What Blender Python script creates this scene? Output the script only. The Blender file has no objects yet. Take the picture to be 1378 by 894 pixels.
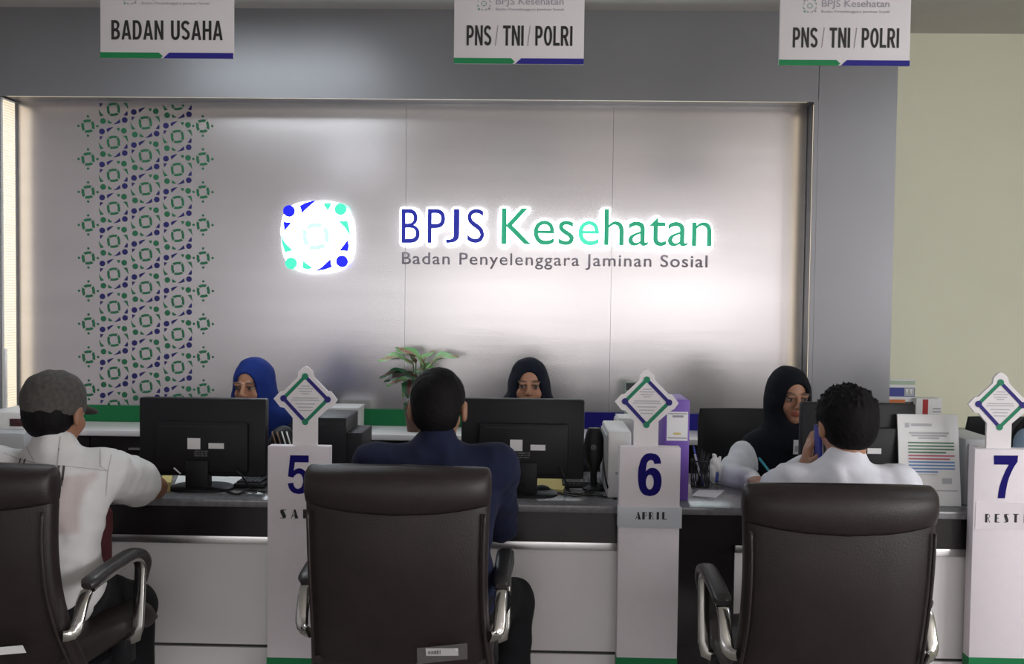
import bpy, bmesh, math, random
import numpy as np
from mathutils import Vector, Matrix
random.seed(7); np.random.seed(7)
SC = bpy.context.scene
COL = SC.collection
# ------------------------------------------------------------------ camera
F = 1300.0; W, H = 1378.0, 894.0
CAMP = Vector((0, 0, 1.47))
YAW, PITCH, ROLL = math.radians(1.3), math.radians(2.07), math.radians(0.7)
fw = Vector((-math.sin(YAW)*math.cos(PITCH), math.cos(YAW)*math.cos(PITCH), -math.sin(PITCH)))
r0 = Vector((math.cos(YAW), math.sin(YAW), 0)); u0 = r0.cross(fw)
rt = r0*math.cos(ROLL) + u0*math.sin(ROLL); up = u0*math.cos(ROLL) - r0*math.sin(ROLL)
cam = bpy.data.objects.new('camera', bpy.data.cameras.new('camera')); COL.objects.link(cam)
cam.data.sensor_fit = 'HORIZONTAL'; cam.data.sensor_width = 36; cam.data.lens = F/W*36
cam.matrix_world = Matrix(((rt.x, up.x, -fw.x, CAMP.x), (rt.y, up.y, -fw.y, CAMP.y), (rt.z, up.z, -fw.z, CAMP.z), (0, 0, 0, 1)))
SC.camera = cam
def U(px, py, Y):
    """world point on the plane y = Y seen at photo pixel (px, py)"""
    d = fw*F + rt*(px-W/2) + up*(H/2-py)
    return CAMP + d*((Y-CAMP.y)/d.y)
# ------------------------------------------------------------------ world, daylight, added fill light, exposure
SC.view_settings.view_transform = 'Standard'; SC.view_settings.look = 'None'
SC.view_settings.exposure = 0.0; SC.view_settings.gamma = 1.0; SC.view_settings.use_curve_mapping = False
wd = bpy.data.worlds.new('world'); SC.world = wd; wd.use_nodes = True
wd.node_tree.nodes['Background'].inputs[0].default_value = (0.75, 0.85, 1.0, 1)
wd.node_tree.nodes['Background'].inputs[1].default_value = 1.0
ROOM_X0, ROOM_X1, ROOM_Y0, ROOM_Y1, CEIL = -4.6, 5.2, -4.5, 5.5, 2.97
WINDOWS = [(-4.3, -1.9), (-1.7, 0.8), (1.0, 3.5)]; WZ0, WZ1 = 0.95, 2.0; WPOW = (10, 28, 25)
FILL_WINDOWS = [(-3.2, -1.4), (-1.1, 0.7)]; SZ0, SZ1 = 0.9, 2.4  # made-up right-wall windows for diffuse fill, kept out of the panels' reflection
def area(name, loc, rot, sx, sy, power, col):
    l = bpy.data.lights.new(name, 'AREA'); l.shape = 'RECTANGLE'; l.size = sx; l.size_y = sy; l.energy = power; l.color = col
    o = bpy.data.objects.new(name, l); COL.objects.link(o); o.location = loc; o.rotation_euler = rot
    return o
for i, (a, b) in enumerate(WINDOWS):
    area('window_and_fill_light', ((a+b)/2, ROOM_Y0-0.16, (WZ0+WZ1)/2), (math.pi/2, 0, 0), b-a, WZ1-WZ0, WPOW[i], (1.0, 0.93, 0.89))
for a, b in FILL_WINDOWS:
    area('window_and_fill_light', (ROOM_X1+0.16, (a+b)/2, (SZ0+SZ1)/2), (math.pi/2, 0, math.pi/2), b-a, SZ1-SZ0, 130, (1.0, 0.97, 1.0))  # added area lights that fill the hall from the right
# ------------------------------------------------------------------ materials
MATS = {}
def mat(name, col, rough=0.5, metal=0.0, emit=None, estr=0.0, noise=0.0, nscale=8.0, bump=0.0, bscale=200.0, stretch=(1, 1, 1), attr=None, spec=0.5, alpha=None, sheen=0.0, coat=0.0):
    if name in MATS: return MATS[name]
    m = bpy.data.materials.new(name); m.use_nodes = True; nt = m.node_tree; b = nt.nodes['Principled BSDF']
    b.inputs['Base Color'].default_value = (*col, 1); b.inputs['Roughness'].default_value = rough; b.inputs['Metallic'].default_value = metal
    b.inputs['Specular IOR Level'].default_value = spec
    if sheen: b.inputs['Sheen Weight'].default_value = sheen
    if coat: b.inputs['Coat Weight'].default_value = coat; b.inputs['Coat Roughness'].default_value = 0.1
    if alpha is not None: b.inputs['Alpha'].default_value = alpha
    if emit: b.inputs['Emission Color'].default_value = (*emit, 1); b.inputs['Emission Strength'].default_value = estr
    src = None
    if attr:
        a = nt.nodes.new('ShaderNodeAttribute'); a.attribute_name = attr; src = a.outputs['Color']
        nt.links.new(src, b.inputs['Base Color'])
    if noise or bump:
        tc = nt.nodes.new('ShaderNodeTexCoord'); mp = nt.nodes.new('ShaderNodeMapping'); mp.inputs['Scale'].default_value = stretch
        nt.links.new(tc.outputs['Object'], mp.inputs['Vector'])
    if noise:
        n = nt.nodes.new('ShaderNodeTexNoise'); n.inputs['Scale'].default_value = nscale; n.inputs['Detail'].default_value = 4
        nt.links.new(mp.outputs[0], n.inputs['Vector'])
        mx = nt.nodes.new('ShaderNodeMix'); mx.data_type = 'RGBA'; mx.blend_type = 'MULTIPLY'; mx.inputs[0].default_value = 1
        cr = nt.nodes.new('ShaderNodeValToRGB'); cr.color_ramp.elements[0].position = 0.3; cr.color_ramp.elements[1].position = 0.7
        lo = 1-noise; cr.color_ramp.elements[0].color = (lo, lo, lo, 1); cr.color_ramp.elements[1].color = (1, 1, 1, 1)
        nt.links.new(n.outputs['Fac'], cr.inputs[0]); nt.links.new(cr.outputs[0], mx.inputs[7])
        if src: nt.links.new(src, mx.inputs[6])
        else: mx.inputs[6].default_value = (*col, 1)
        nt.links.new(mx.outputs[2], b.inputs['Base Color'])
    if bump:
        n2 = nt.nodes.new('ShaderNodeTexNoise'); n2.inputs['Scale'].default_value = bscale; n2.inputs['Detail'].default_value = 3
        nt.links.new(mp.outputs[0], n2.inputs['Vector'])
        bp = nt.nodes.new('ShaderNodeBump'); bp.inputs['Strength'].default_value = bump; bp.inputs['Distance'].default_value = 0.002
        nt.links.new(n2.outputs['Fac'], bp.inputs['Height']); nt.links.new(bp.outputs[0], b.inputs['Normal'])
    MATS[name] = m; return m
M_CEIL = mat('ceiling_paint', (0.58, 0.56, 0.52), 0.9, noise=0.05)
M_CREAM = mat('cream_wall_paint', (0.83, 0.82, 0.65), 0.85, noise=0.04, nscale=3)
M_PALE = mat('pale_grey_wall_paint', (0.60, 0.58, 0.61), 0.85, noise=0.04, nscale=3)
M_FLOOR = mat('floor_tile', (0.42, 0.40, 0.37), 0.3, noise=0.1)
M_ALU = mat('brushed_aluminium_panel', (0.73, 0.70, 0.70), 0.25, 0.92, noise=0.06, nscale=2.0, bump=0.12, bscale=4, stretch=(0.5, 1, 5))
M_FRAME = mat('grey_composite_panel', (0.25, 0.25, 0.262), 0.38, 0.5, noise=0.05, nscale=3)
M_REVEAL = mat('reveal_panel', (0.62, 0.60, 0.58), 0.4, 0.3)
M_JOINT = mat('dark_joint', (0.05, 0.05, 0.05), 0.8)
M_WHITE = mat('white_laminate', (0.88, 0.85, 0.86), 0.25, noise=0.03, nscale=4)
M_PILLAR = mat('white_pillar_board', (0.85, 0.79, 0.83), 0.55, noise=0.03, nscale=30)
M_PLATE = mat('pale_plate', (0.62, 0.65, 0.69), 0.35)
M_SIGN = mat('white_sign_board', (0.82, 0.78, 0.79), 0.5)
M_HANG = mat('off_white_sign_board', (0.66, 0.63, 0.64), 0.55)
M_BLACKGLOSS = mat('black_gloss_laminate', (0.018, 0.015, 0.016), 0.25, noise=0.2, nscale=5)
M_WORKTOP = mat('dark_stone_worktop', (0.20, 0.20, 0.21), 0.2, noise=0.35, nscale=40)
M_ALUSTRIP = mat('aluminium_strip', (0.72, 0.71, 0.71), 0.3, 1.0)
M_BLACKPL = mat('black_plastic', (0.010, 0.010, 0.012), 0.5, bump=0.1, bscale=400, spec=.3)
M_BLACKPL2 = mat('black_plastic_recess', (0.010, 0.010, 0.012), 0.5)
M_WHITEPL = mat('white_plastic', (0.74, 0.74, 0.72), 0.4)
M_GREYPL = mat('grey_plastic', (0.42, 0.43, 0.44), 0.45)
M_LEATHER = mat('dark_brown_leather', (0.023, 0.0145, 0.015), 0.45, spec=.4, noise=0.25, nscale=14, bump=0.35, bscale=260)
M_PIPING = mat('leather_piping', (0.022, 0.014, 0.014), 0.4)
M_CHROME = mat('chrome', (0.62, 0.61, 0.58), 0.16, 1.0)
M_PAD = mat('black_arm_pad', (0.03, 0.028, 0.028), 0.38, bump=0.15, bscale=300)
M_GREEN = mat('vinyl_green', (0.015, 0.17, 0.06), 0.5, spec=.15)
M_BLUE = mat('vinyl_blue', (0.015, 0.012, 0.19), 0.5, spec=.15)
M_VGREEN = mat('pattern_green', (0.03, 0.15, 0.075), 0.5, spec=.15)
M_VBLUE = mat('pattern_blue', (0.03, 0.028, 0.13), 0.5, spec=.15)
M_SGREEN = mat('sign_green', (0.02, 0.22, 0.08), 0.5, spec=.15)
M_SBLUE = mat('sign_blue', (0.03, 0.028, 0.24), 0.5, spec=.15)
M_DGREEN = mat('diamond_green', (0.03, 0.24, 0.13), 0.45, spec=.15)
M_DBLUE = mat('diamond_blue', (0.035, 0.03, 0.20), 0.45, spec=.15)
M_INK = mat('black_ink', (0.015, 0.014, 0.015), 0.6)
M_GREYINK = mat('grey_ink', (0.32, 0.30, 0.34), 0.6)
M_NUM = mat('navy_number_vinyl', (0.012, 0.008, 0.16), 0.6, spec=.1)
M_HALO = mat('lit_white_acrylic', (0.9, 0.9, 0.95), 0.4, emit=(0.88, 0.93, 1.0), estr=8.0)
M_LBLUE = mat('blue_acrylic_face', (0.012, 0.02, 0.36), 0.3, emit=(0.0, 0.03, 1.0), estr=0.12)
M_LBLUE2 = mat('lit_blue_acrylic', (0.01, 0.01, 0.6), 0.3, emit=(0.0, 0.01, 1.0), estr=0.65)
M_LGREEN = mat('green_acrylic_face', (0.02, 0.42, 0.22), 0.3, emit=(0.02, 1.0, 0.5), estr=0.16)
M_LMINT = mat('lit_mint_acrylic', (0.08, 0.7, 0.45), 0.3, emit=(0.06, 1.0, 0.62), estr=0.55)
M_TAG = mat('grey_lettering', (0.16, 0.14, 0.16), 0.45)
M_PAPER = mat('paper', (0.78, 0.78, 0.78), 0.8)
M_YELLOW = mat('yellow_paper', (0.62, 0.50, 0.18), 0.8)
M_PURPLE = mat('purple_board', (0.17, 0.08, 0.42), 0.45)
M_CABLE = mat('black_cable', (0.012, 0.012, 0.012), 0.5)
M_RED = mat('red_print', (0.42, 0.02, 0.02), 0.6)
M_ORANGE = mat('orange_print', (0.62, 0.17, 0.04), 0.6)
M_CYAN = mat('teal_pen_plastic', (0.03, 0.32, 0.40), 0.35)
M_CLEAR = mat('clear_tape', (0.35, 0.33, 0.33), 0.15, alpha=0.25)
# ------------------------------------------------------------------ mesh helpers
def new_obj(name, me, m=None, parent=None, smooth=False):
    o = bpy.data.objects.new(name, me); COL.objects.link(o)
    if m is not None and len(me.materials) == 0:
        for x in (m if isinstance(m, (list, tuple)) else [m]): me.materials.append(x)
    if smooth:
        me.polygons.foreach_set('use_smooth', [True]*len(me.polygons))
    if parent is not None:
        o.parent = parent; o.matrix_parent_inverse = Matrix.Identity(4)
        o.location = -Vector(parent_world(parent))
    return o
def parent_world(o):
    v = Vector((0, 0, 0))
    while o is not None: v = v + o.location; o = o.parent
    return v
def tag(o, label=None, cat=None, group=None, kind=None):
    if label: o['label'] = label
    if cat: o['category'] = cat
    if group: o['group'] = group
    if kind: o['kind'] = kind
    return o
def thing(name, label, cat, loc=(0, 0, 0), group=None, kind=None):
    o = bpy.data.objects.new(name, None); COL.objects.link(o); o.location = loc; o.empty_display_size = 0.05
    return tag(o, label, cat, group, kind)
class MB:
    """collects geometry in world coordinates for ONE mesh"""
    def __init__(s): s.v = []; s.f = []; s.mi = []
    def add(s, vs, fs, mi=0):
        n = len(s.v); s.v += [tuple(p) for p in vs]; s.f += [tuple(i+n for i in f) for f in fs]; s.mi += [mi]*len(fs); return s
    def box(s, x0, x1, y0, y1, z0, z1, b=0.0, mi=0):
        if b <= 0:
            vs = [(x, y, z) for x in (x0, x1) for y in (y0, y1) for z in (z0, z1)]
            return s.add(vs, [(0, 1, 3, 2), (4, 6, 7, 5), (0, 4, 5, 1), (2, 3, 7, 6), (0, 2, 6, 4), (1, 5, 7, 3)], mi)
        bm = bmesh.new(); bmesh.ops.create_cube(bm, size=1)
        for v in bm.verts: v.co = Vector(((x0+x1)/2+v.co.x*(x1-x0), (y0+y1)/2+v.co.y*(y1-y0), (z0+z1)/2+v.co.z*(z1-z0)))
        bmesh.ops.bevel(bm, geom=bm.edges[:], offset=b, segments=2, affect='EDGES', profile=0.5)
        bm.verts.index_update()
        s.add([v.co.copy() for v in bm.verts], [[v.index for v in f.verts] for f in bm.faces], mi); bm.free(); return s
    def loft(s, rings, cap=True, mi=0, closed=True):
        n = len(rings[0]); vs = [p for r in rings for p in r]; fs = []
        for i in range(len(rings)-1):
            for j in range(n if closed else n-1):
                k = (j+1) % n
                fs.append((i*n+j, i*n+k, (i+1)*n+k, (i+1)*n+j))
        if cap:
            fs.append(tuple(range(n-1, -1, -1))); fs.append(tuple((len(rings)-1)*n+j for j in range(n)))
        return s.add(vs, fs, mi)
    def tube(s, pts, r, seg=10, mi=0, sx=1.0, sy=1.0, upv=None, n=2.0):
        pts = [Vector(p) for p in pts]; rings = []
        ref = Vector(upv) if upv else Vector((0, 0, 1))
        for i, p in enumerate(pts):
            t = (pts[min(i+1, len(pts)-1)]-pts[max(i-1, 0)]).normalized()
            a = t.cross(ref)
            if a.length < 1e-3: a = t.cross(Vector((0, 1, 0.01)))
            a.normalize(); b = a.cross(t).normalized()
            rr = r[i] if isinstance(r, (list, tuple)) else r
            ring = []
            for k in range(seg):
                th = 2*math.pi*k/seg; c, sn = math.cos(th), math.sin(th)
                c = math.copysign(abs(c)**(2/n), c); sn = math.copysign(abs(sn)**(2/n), sn)
                ring.append(p+a*(rr*sx*c)+b*(rr*sy*sn))
            rings.append(ring)
        return s.loft(rings, mi=mi)
    def lathe(s, c, prof, seg=24, mi=0):
        c = Vector(c); rings = [[c+Vector((r*math.cos(2*math.pi*k/seg), r*math.sin(2*math.pi*k/seg), z)) for k in range(seg)] for r, z in prof]
        return s.loft(rings, mi=mi)
    def prism(s, poly, y0, y1, mi=0):
        """poly: (x, z) outline, extruded from y0 to y1"""
        n = len(poly); vs = [(x, y0, z) for x, z in poly]+[(x, y1, z) for x, z in poly]
        fs = [tuple(range(n)), tuple(range(2*n-1, n-1, -1))]+[(i, i+n, (i+1) % n+n, (i+1) % n) for i in range(n)]
        return s.add(vs, fs, mi)
    def flat(s, poly, y, mi=0):
        return s.add([(x, y, z) for x, z in poly], [tuple(range(len(poly)))], mi)
    def mesh(s, name):
        me = bpy.data.meshes.new(name); me.from_pydata(s.v, [], s.f)
        me.polygons.foreach_set('material_index', s.mi)
        bm = bmesh.new(); bm.from_mesh(me); bmesh.ops.recalc_face_normals(bm, faces=bm.faces[:]); bm.to_mesh(me); bm.free()
        return me
    def build(s, name, m, parent=None, smooth=False, angle=None):
        me = s.mesh(name); o = new_obj(name, me, m, parent, smooth)
        if angle: me.set_sharp_from_angle(angle=math.radians(angle))
        return o
def box(name, x0, x1, y0, y1, z0, z1, m, parent=None, b=0.0):
    o = MB().box(x0, x1, y0, y1, z0, z1, b).build(name, m, parent, smooth=b > 0, angle=40 if b > 0 else None); return o
def copy_tree(o, parent=None):
    c = o.copy(); COL.objects.link(c); c.parent = parent
    for ch in list(o.children): copy_tree(ch, c)
    return c
def circle(cx, cz, r, n=20): return [(cx+r*math.cos(2*math.pi*k/n), cz+r*math.sin(2*math.pi*k/n)) for k in range(n)]
def pix(poly, Y):
    """photo outline -> (x, z) outline on the plane y = Y"""
    out = []
    for p in poly:
        q = U(p[0], p[1], Y); out.append((q.x, q.z))
    return out
# lettering ----------------------------------------------------------
def text_mesh(s, bold=0.0, ext=0.0, spacing=1.0, offs=None):
    c = bpy.data.curves.new('lettering', 'FONT'); c.body = s; c.size = 1; c.offset = bold; c.extrude = ext; c.space_character = spacing; c.resolution_u = 5
    o = bpy.data.objects.new('lettering', c); COL.objects.link(o)
    dg = bpy.context.evaluated_depsgraph_get(); me = bpy.data.meshes.new_from_object(o.evaluated_get(dg))
    bpy.data.objects.remove(o); bpy.data.curves.remove(c); return me
def fit(me, x0, x1, z0, z1, y0, depth=0.0):
    """lettering in its xy plane -> box x0..x1, z0..z1 on plane y0, raised towards the viewer by depth"""
    n = len(me.vertices); co = np.empty(n*3); me.vertices.foreach_get('co', co); co = co.reshape(-1, 3)
    lo, hi = co.min(0), co.max(0); out = np.empty_like(co)
    out[:, 0] = x0+(co[:, 0]-lo[0])/(hi[0]-lo[0])*(x1-x0)
    out[:, 2] = z0+(co[:, 1]-lo[1])/(hi[1]-lo[1])*(z1-z0)
    dz = hi[2]-lo[2]
    out[:, 1] = y0-(depth*(co[:, 2]-lo[2])/dz if dz > 1e-9 else 0)
    me.vertices.foreach_set('co', out.ravel()); me.update(); return me
def fit_px(me, px0, px1, py0, py1, Y, depth=0.0):
    cy = (py0+py1)/2; cx = (px0+px1)/2
    return fit(me, U(px0, cy, Y).x, U(px1, cy, Y).x, U(cx, py1, Y).z, U(cx, py0, Y).z, Y, depth)
def text_px(name, s, px0, px1, py0, py1, Y, m, parent, bold=0.0, depth=0.0, ext=0.0, spacing=1.0):
    me = fit_px(text_mesh(s, bold, ext if depth else 0, spacing), px0, px1, py0, py1, Y, depth)
    me.materials.clear(); return new_obj(name, me, m, parent)
def split_letters(me):
    """connected pieces of a lettering mesh, pieces that overlap in x joined (dots of i and j)"""
    bm = bmesh.new(); bm.from_mesh(me); bmesh.ops.remove_doubles(bm, verts=bm.verts[:], dist=1e-6); bm.verts.ensure_lookup_table(); seen = set(); comps = []
    for v in bm.verts:
        if v.index in seen: continue
        st = [v]; comp = []; seen.add(v.index)
        while st:
            w = st.pop(); comp.append(w.index)
            for e in w.link_edges:
                q = e.other_vert(w)
                if q.index not in seen: seen.add(q.index); st.append(q)
        xs = [bm.verts[i].co.x for i in comp]; comps.append([min(xs), max(xs), set(comp)])
    comps.sort(key=lambda c: c[0]); out = []
    for c in comps:
        if out and c[0] < out[-1][1]-1e-4 and c[1] <= out[-1][1]+1e-4: out[-1][2] |= c[2]
        elif out and out[-1][0] >= c[0]-1e-4 and c[0] < out[-1][1]: out[-1][1] = max(out[-1][1], c[1]); out[-1][2] |= c[2]
        else: out.append(c)
    res = []
    for x0, x1, ids in out:
        idl = sorted(ids); mp = {i: k for k, i in enumerate(idl)}
        fs = [[mp[v.index] for v in f.verts] for f in bm.faces if f.verts[0].index in ids]
        m2 = bpy.data.meshes.new('letter'); m2.from_pydata([bm.verts[i].co[:] for i in idl], [], fs); res.append(m2)
    bm.free(); return res
def arc(cx, cy, rx, ry, a0, a1, n=8): return [(cx+rx*math.cos(math.radians(a0+(a1-a0)*k/n)), cy+ry*math.sin(math.radians(a0+(a1-a0)*k/n))) for k in range(n+1)]
def bold_glyph(ch):
    """heavy condensed capitals, height 1: (advance, loops); a second loop is a hole"""
    t, h = .17, .15
    if ch == 'I': return t, [[(0, 0), (t, 0), (t, 1), (0, 1)]]
    if ch == 'L': return .46, [[(0, 0), (.46, 0), (.46, h), (t, h), (t, 1), (0, 1)]]
    if ch == 'T': return .52, [[(.175, 0), (.345, 0), (.345, 1-h), (.52, 1-h), (.52, 1), (0, 1), (0, 1-h), (.175, 1-h)]]
    if ch == 'H': return .55, [[(0, 0), (t, 0), (t, .43), (.38, .43), (.38, 0), (.55, 0), (.55, 1), (.38, 1), (.38, .58), (t, .58), (t, 1), (0, 1)]]
    if ch == 'N': return .56, [[(0, 0), (.16, 0), (.16, .62), (.40, 0), (.56, 0), (.56, 1), (.40, 1), (.40, .38), (.16, 1), (0, 1)]]
    if ch == 'A': return .62, [[(0, 0), (.165, 0), (.205, .2), (.415, .2), (.455, 0), (.62, 0), (.40, 1), (.22, 1)], [(.235, .35), (.31, .75), (.385, .35)]]
    if ch == 'U': return .55, [[(0, 1), (0, .30)]+arc(.275, .28, .275, .29, 180, 360, 14)+[(.55, 1), (.38, 1), (.38, .30)]+arc(.275, .28, .105, .14, 360, 180, 10)+[(t, 1)]]
    if ch == 'D': return .57, [[(0, 0), (.26, 0)]+arc(.26, .5, .31, .5, -90, 90, 14)+[(0, 1)], [(t, h), (.26, h)]+arc(.26, .5, .135, .35, -90, 90, 12)+[(t, 1-h)]]
    if ch == 'O': return .60, [arc(.30, .5, .30, .51, 0, 345, 23), arc(.30, .5, .125, .36, 0, 345, 23)]
    if ch == 'P': return .53, [[(0, 0), (t, 0), (t, .37), (.27, .37)]+arc(.27, .685, .26, .315, -90, 90, 10)+[(0, 1)], [(t, .52), (.26, .52)]+arc(.26, .685, .10, .165, -90, 90, 8)+[(t, .85)]]
    if ch == 'R': return .58, [[(0, 0), (t, 0), (t, .40), (.22, .40), (.385, 0), (.58, 0), (.40, .42)]+arc(.29, .70, .25, .30, -50, 90, 9)+[(0, 1)], [(t, .55), (.27, .55)]+arc(.27, .70, .10, .15, -90, 90, 8)+[(t, .85)]]
    if ch == 'B': return .55, [[(0, 0), (.28, 0)]+arc(.28, .28, .27, .28, -90, 60, 9)+arc(.27, .76, .245, .24, -45, 90, 8)+[(0, 1)], [(t, h), (.26, h)]+arc(.26, .285, .115, .135, -90, 90, 7)+[(t, .42)], [(t, .58), (.25, .58)]+arc(.25, .715, .105, .135, -90, 90, 7)+[(t, .85)]]
    if ch == 'S':
        c = arc(.275, .735, .19, .19, 20, 270, 12)[:-1]+[(.275, .535), (.29, .50)]+arc(.275, .275, .19, .20, 75, -160, 12)
        L = []; R = []
        for i, p in enumerate(c):
            a, b = c[max(i-1, 0)], c[min(i+1, len(c)-1)]; d = math.hypot(b[0]-a[0], b[1]-a[1]); nx, ny = -(b[1]-a[1])/d*.083, (b[0]-a[0])/d*.075
            L.append((p[0]+nx, p[1]+ny)); R.append((p[0]-nx, p[1]-ny))
        return .55, [L+R[::-1]]
    return .3, []
def bold_text(text, gap=.085):
    bm = bmesh.new(); x = 0
    for ch in text:
        adv, loops = bold_glyph(ch); b2 = bmesh.new()
        for lp_ in loops:
            lp_ = [p for i, p in enumerate(lp_) if math.dist(p, lp_[i-1]) > 1e-5]
            vs = [b2.verts.new((x+p[0], p[1], 0)) for p in lp_]
            for i in range(len(vs)): b2.edges.new((vs[i], vs[(i+1) % len(vs)]))
        if loops: bmesh.ops.triangle_fill(b2, edges=b2.edges[:], use_beauty=True, normal=(0, 0, 1))
        tmp = bpy.data.meshes.new('tmp'); b2.to_mesh(tmp); b2.free(); bm.from_mesh(tmp); bpy.data.meshes.remove(tmp); x += adv+gap
    me = bpy.data.meshes.new('lettering'); bm.to_mesh(me); bm.free(); return me
def deco_glyph(ch):
    """fat-and-thin display letters in a unit box: list of (x, y) outlines"""
    R = lambda a, b, c, d: [(a, c), (b, c), (b, d), (a, d)]
    def bowl(x0, z0, z1, w, t=.09):
        cz, rz = (z0+z1)/2, (z1-z0)/2; o = []; i = []
        for k in range(9):
            a = -math.pi/2+math.pi*k/8
            o.append((x0+w*math.cos(a), cz+rz*math.sin(a))); i.append((x0+(w-t)*math.cos(a), cz+(rz-t)*math.sin(a)))
        return o+i[::-1]
    g = {'I': [R(.28, .72, 0, 1)], 'L': [R(.1, .52, 0, 1), R(.52, .95, 0, .09)],
         'P': [R(.05, .5, 0, 1), bowl(.5, .42, 1, .45)], 'R': [R(.05, .47, 0, 1), bowl(.47, .48, 1, .42), [(.5, .48), (.62, .48), (.98, 0), (.84, 0)]],
         'E': [R(.1, .52, 0, 1), R(.52, .92, 0, .09), R(.52, .8, .46, .55), R(.52, .92, .91, 1)],
         'T': [R(.28, .72, 0, .91), R(0, 1, .91, 1)], 'A': [[(0, 0), (.09, 0), (.46, .86), (.42, 1)], [(.5, 0), (1, 0), (.6, 1), (.42, 1)], R(.2, .6, .25, .33)],
         'S': [[(.12, .95), (.5, 1), (.9, .3), (.85, .05), (.5, 0), (.1, .68)], R(.45, .9, .92, 1), R(.08, .5, 0, .08)],
         'B': [R(.05, .5, 0, 1), bowl(.5, .48, 1, .38), bowl(.5, 0, .52, .45)], 'U': [R(.05, .48, .1, 1), R(.15, .9, 0, .1), R(.82, .9, .05, 1)]}
    return g[ch]
def deco_text(name, s, px, pitch, wpx, y0, y1, Y, m, parent):
    mb = MB()
    for i, ch in enumerate(s):
        a = U(px+i*pitch, y1, Y); b = U(px+i*pitch+wpx, y0, Y)
        for poly in deco_glyph(ch): mb.flat([(a.x+p[0]*(b.x-a.x), a.z+p[1]*(b.z-a.z)) for p in poly], Y)
    return mb.build(name, m, parent)
def nets(Fd, ax, name):
    ins = Fd < 0; ins[0] = ins[-1] = False; ins[:, 0] = ins[:, -1] = False; ins[:, :, 0] = ins[:, :, -1] = False
    n = [a-1 for a in Fd.shape]
    cnt = np.zeros(n, np.int8)
    for i in (0, 1):
        for j in (0, 1):
            for k in (0, 1): cnt += ins[i:n[0]+i, j:n[1]+j, k:n[2]+k]
    act = (cnt > 0) & (cnt < 8); ci = np.argwhere(act); idx = np.full(n, -1, np.int32); idx[act] = np.arange(len(ci))
    P = np.zeros((len(ci), 3)); C = np.zeros(len(ci))
    co = np.array([(i, j, k) for i in (0, 1) for j in (0, 1) for k in (0, 1)])
    for a in range(8):
        for b in range(a+1, 8):
            if np.abs(co[a]-co[b]).sum() != 1: continue
            ia, ib = ci+co[a], ci+co[b]; fa = Fd[tuple(ia.T)].astype(float); fb = Fd[tuple(ib.T)].astype(float)
            m = ins[tuple(ia.T)] != ins[tuple(ib.T)]
            t = np.clip(np.where(m, fa/np.where(np.abs(fa-fb) < 1e-9, 1, fa-fb), 0), 0, 1)[:, None]
            pa = np.stack([ax[q][ia[:, q]] for q in range(3)], 1); pb = np.stack([ax[q][ib[:, q]] for q in range(3)], 1)
            P += np.where(m[:, None], pa+(pb-pa)*t, 0); C += m
    P /= np.maximum(C, 1)[:, None]
    faces = []
    for d in range(3):
        e, f = (d+1) % 3, (d+2) % 3
        s0 = [slice(1, -1)]*3; s1 = [slice(1, -1)]*3; s0[d] = slice(0, -1); s1[d] = slice(1, None)
        A, B = ins[tuple(s0)], ins[tuple(s1)]
        for flip in (False, True):
            g = np.argwhere((A & ~B) if not flip else (~A & B))
            if len(g) == 0: continue
            g = g.copy()
            for q in range(3):
                if q != d: g[:, q] += 1
            q4 = []
            for de, df in ((-1, -1), (0, -1), (0, 0), (-1, 0)):
                h = g.copy(); h[:, e] += de; h[:, f] += df; q4.append(idx[tuple(h.T)])
            q4 = np.stack(q4, 1); faces.append(q4 if not flip else q4[:, ::-1])
    Q = np.concatenate(faces); Q = Q[(Q >= 0).all(1)]
    me = bpy.data.meshes.new(name); me.vertices.add(len(P)); me.vertices.foreach_set('co', P.astype(np.float32).ravel())
    me.loops.add(len(Q)*4); me.loops.foreach_set('vertex_index', Q.astype(np.int32).ravel())
    me.polygons.add(len(Q)); me.polygons.foreach_set('loop_start', np.arange(0, len(Q)*4, 4, dtype=np.int32))
    me.polygons.foreach_set('use_smooth', np.ones(len(Q), bool)); me.update(calc_edges=True); me.validate()
    bm = bmesh.new(); bm.from_mesh(me)
    bmesh.ops.smooth_vert(bm, verts=bm.verts[:], factor=.4, use_axis_x=True, use_axis_y=True, use_axis_z=True); bm.to_mesh(me); bm.free()
    me.polygons.foreach_set('use_smooth', [True]*len(me.polygons))
    return me
# ------------------------------------------------------------------ the setting
def struct(o): o['kind'] = 'structure'; return o
X0, X1, Y0, Y1 = ROOM_X0, ROOM_X1, ROOM_Y0, ROOM_Y1
struct(box('floor', X0-.1, X1+.1, Y0-.1, Y1+.1, -.1, 0, M_FLOOR))
struct(box('ceiling', X0-.1, X1+.1, Y0-.1, Y1+.1, CEIL, CEIL+.1, M_CEIL))
struct(box('wall_back', X0-.1, X1+.1, Y1, Y1+.1, 0, CEIL, M_CREAM))
struct(box('wall_left', X0-.1, X0, Y0, Y1, 0, CEIL, M_PALE))
mb = MB(); ys = [Y0]+[v for w in FILL_WINDOWS for v in w]+[Y1]
mb.box(X1, X1+.1, Y0, Y1, 0, SZ0); mb.box(X1, X1+.1, Y0, Y1, SZ1, CEIL)
for i in range(0, len(ys), 2): mb.box(X1, X1+.1, ys[i], ys[i+1], SZ0, SZ1)
struct(mb.build('wall_right', M_CREAM))
for i, (a, b) in enumerate(FILL_WINDOWS):
    mb = MB()
    for q in (a, (a+b)/2-.02, b-.04): mb.box(X1+.03, X1+.08, q, q+.04, SZ0, SZ1)
    for z in (SZ0, SZ1-.04): mb.box(X1+.03, X1+.08, a, b, z, z+.04)
    struct(mb.build('window_%d' % (i+4), M_WHITEPL))  # frames of the added fill-light windows
mb = MB(); xs = [X0]+[v for w in WINDOWS for v in w]+[X1]
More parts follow.
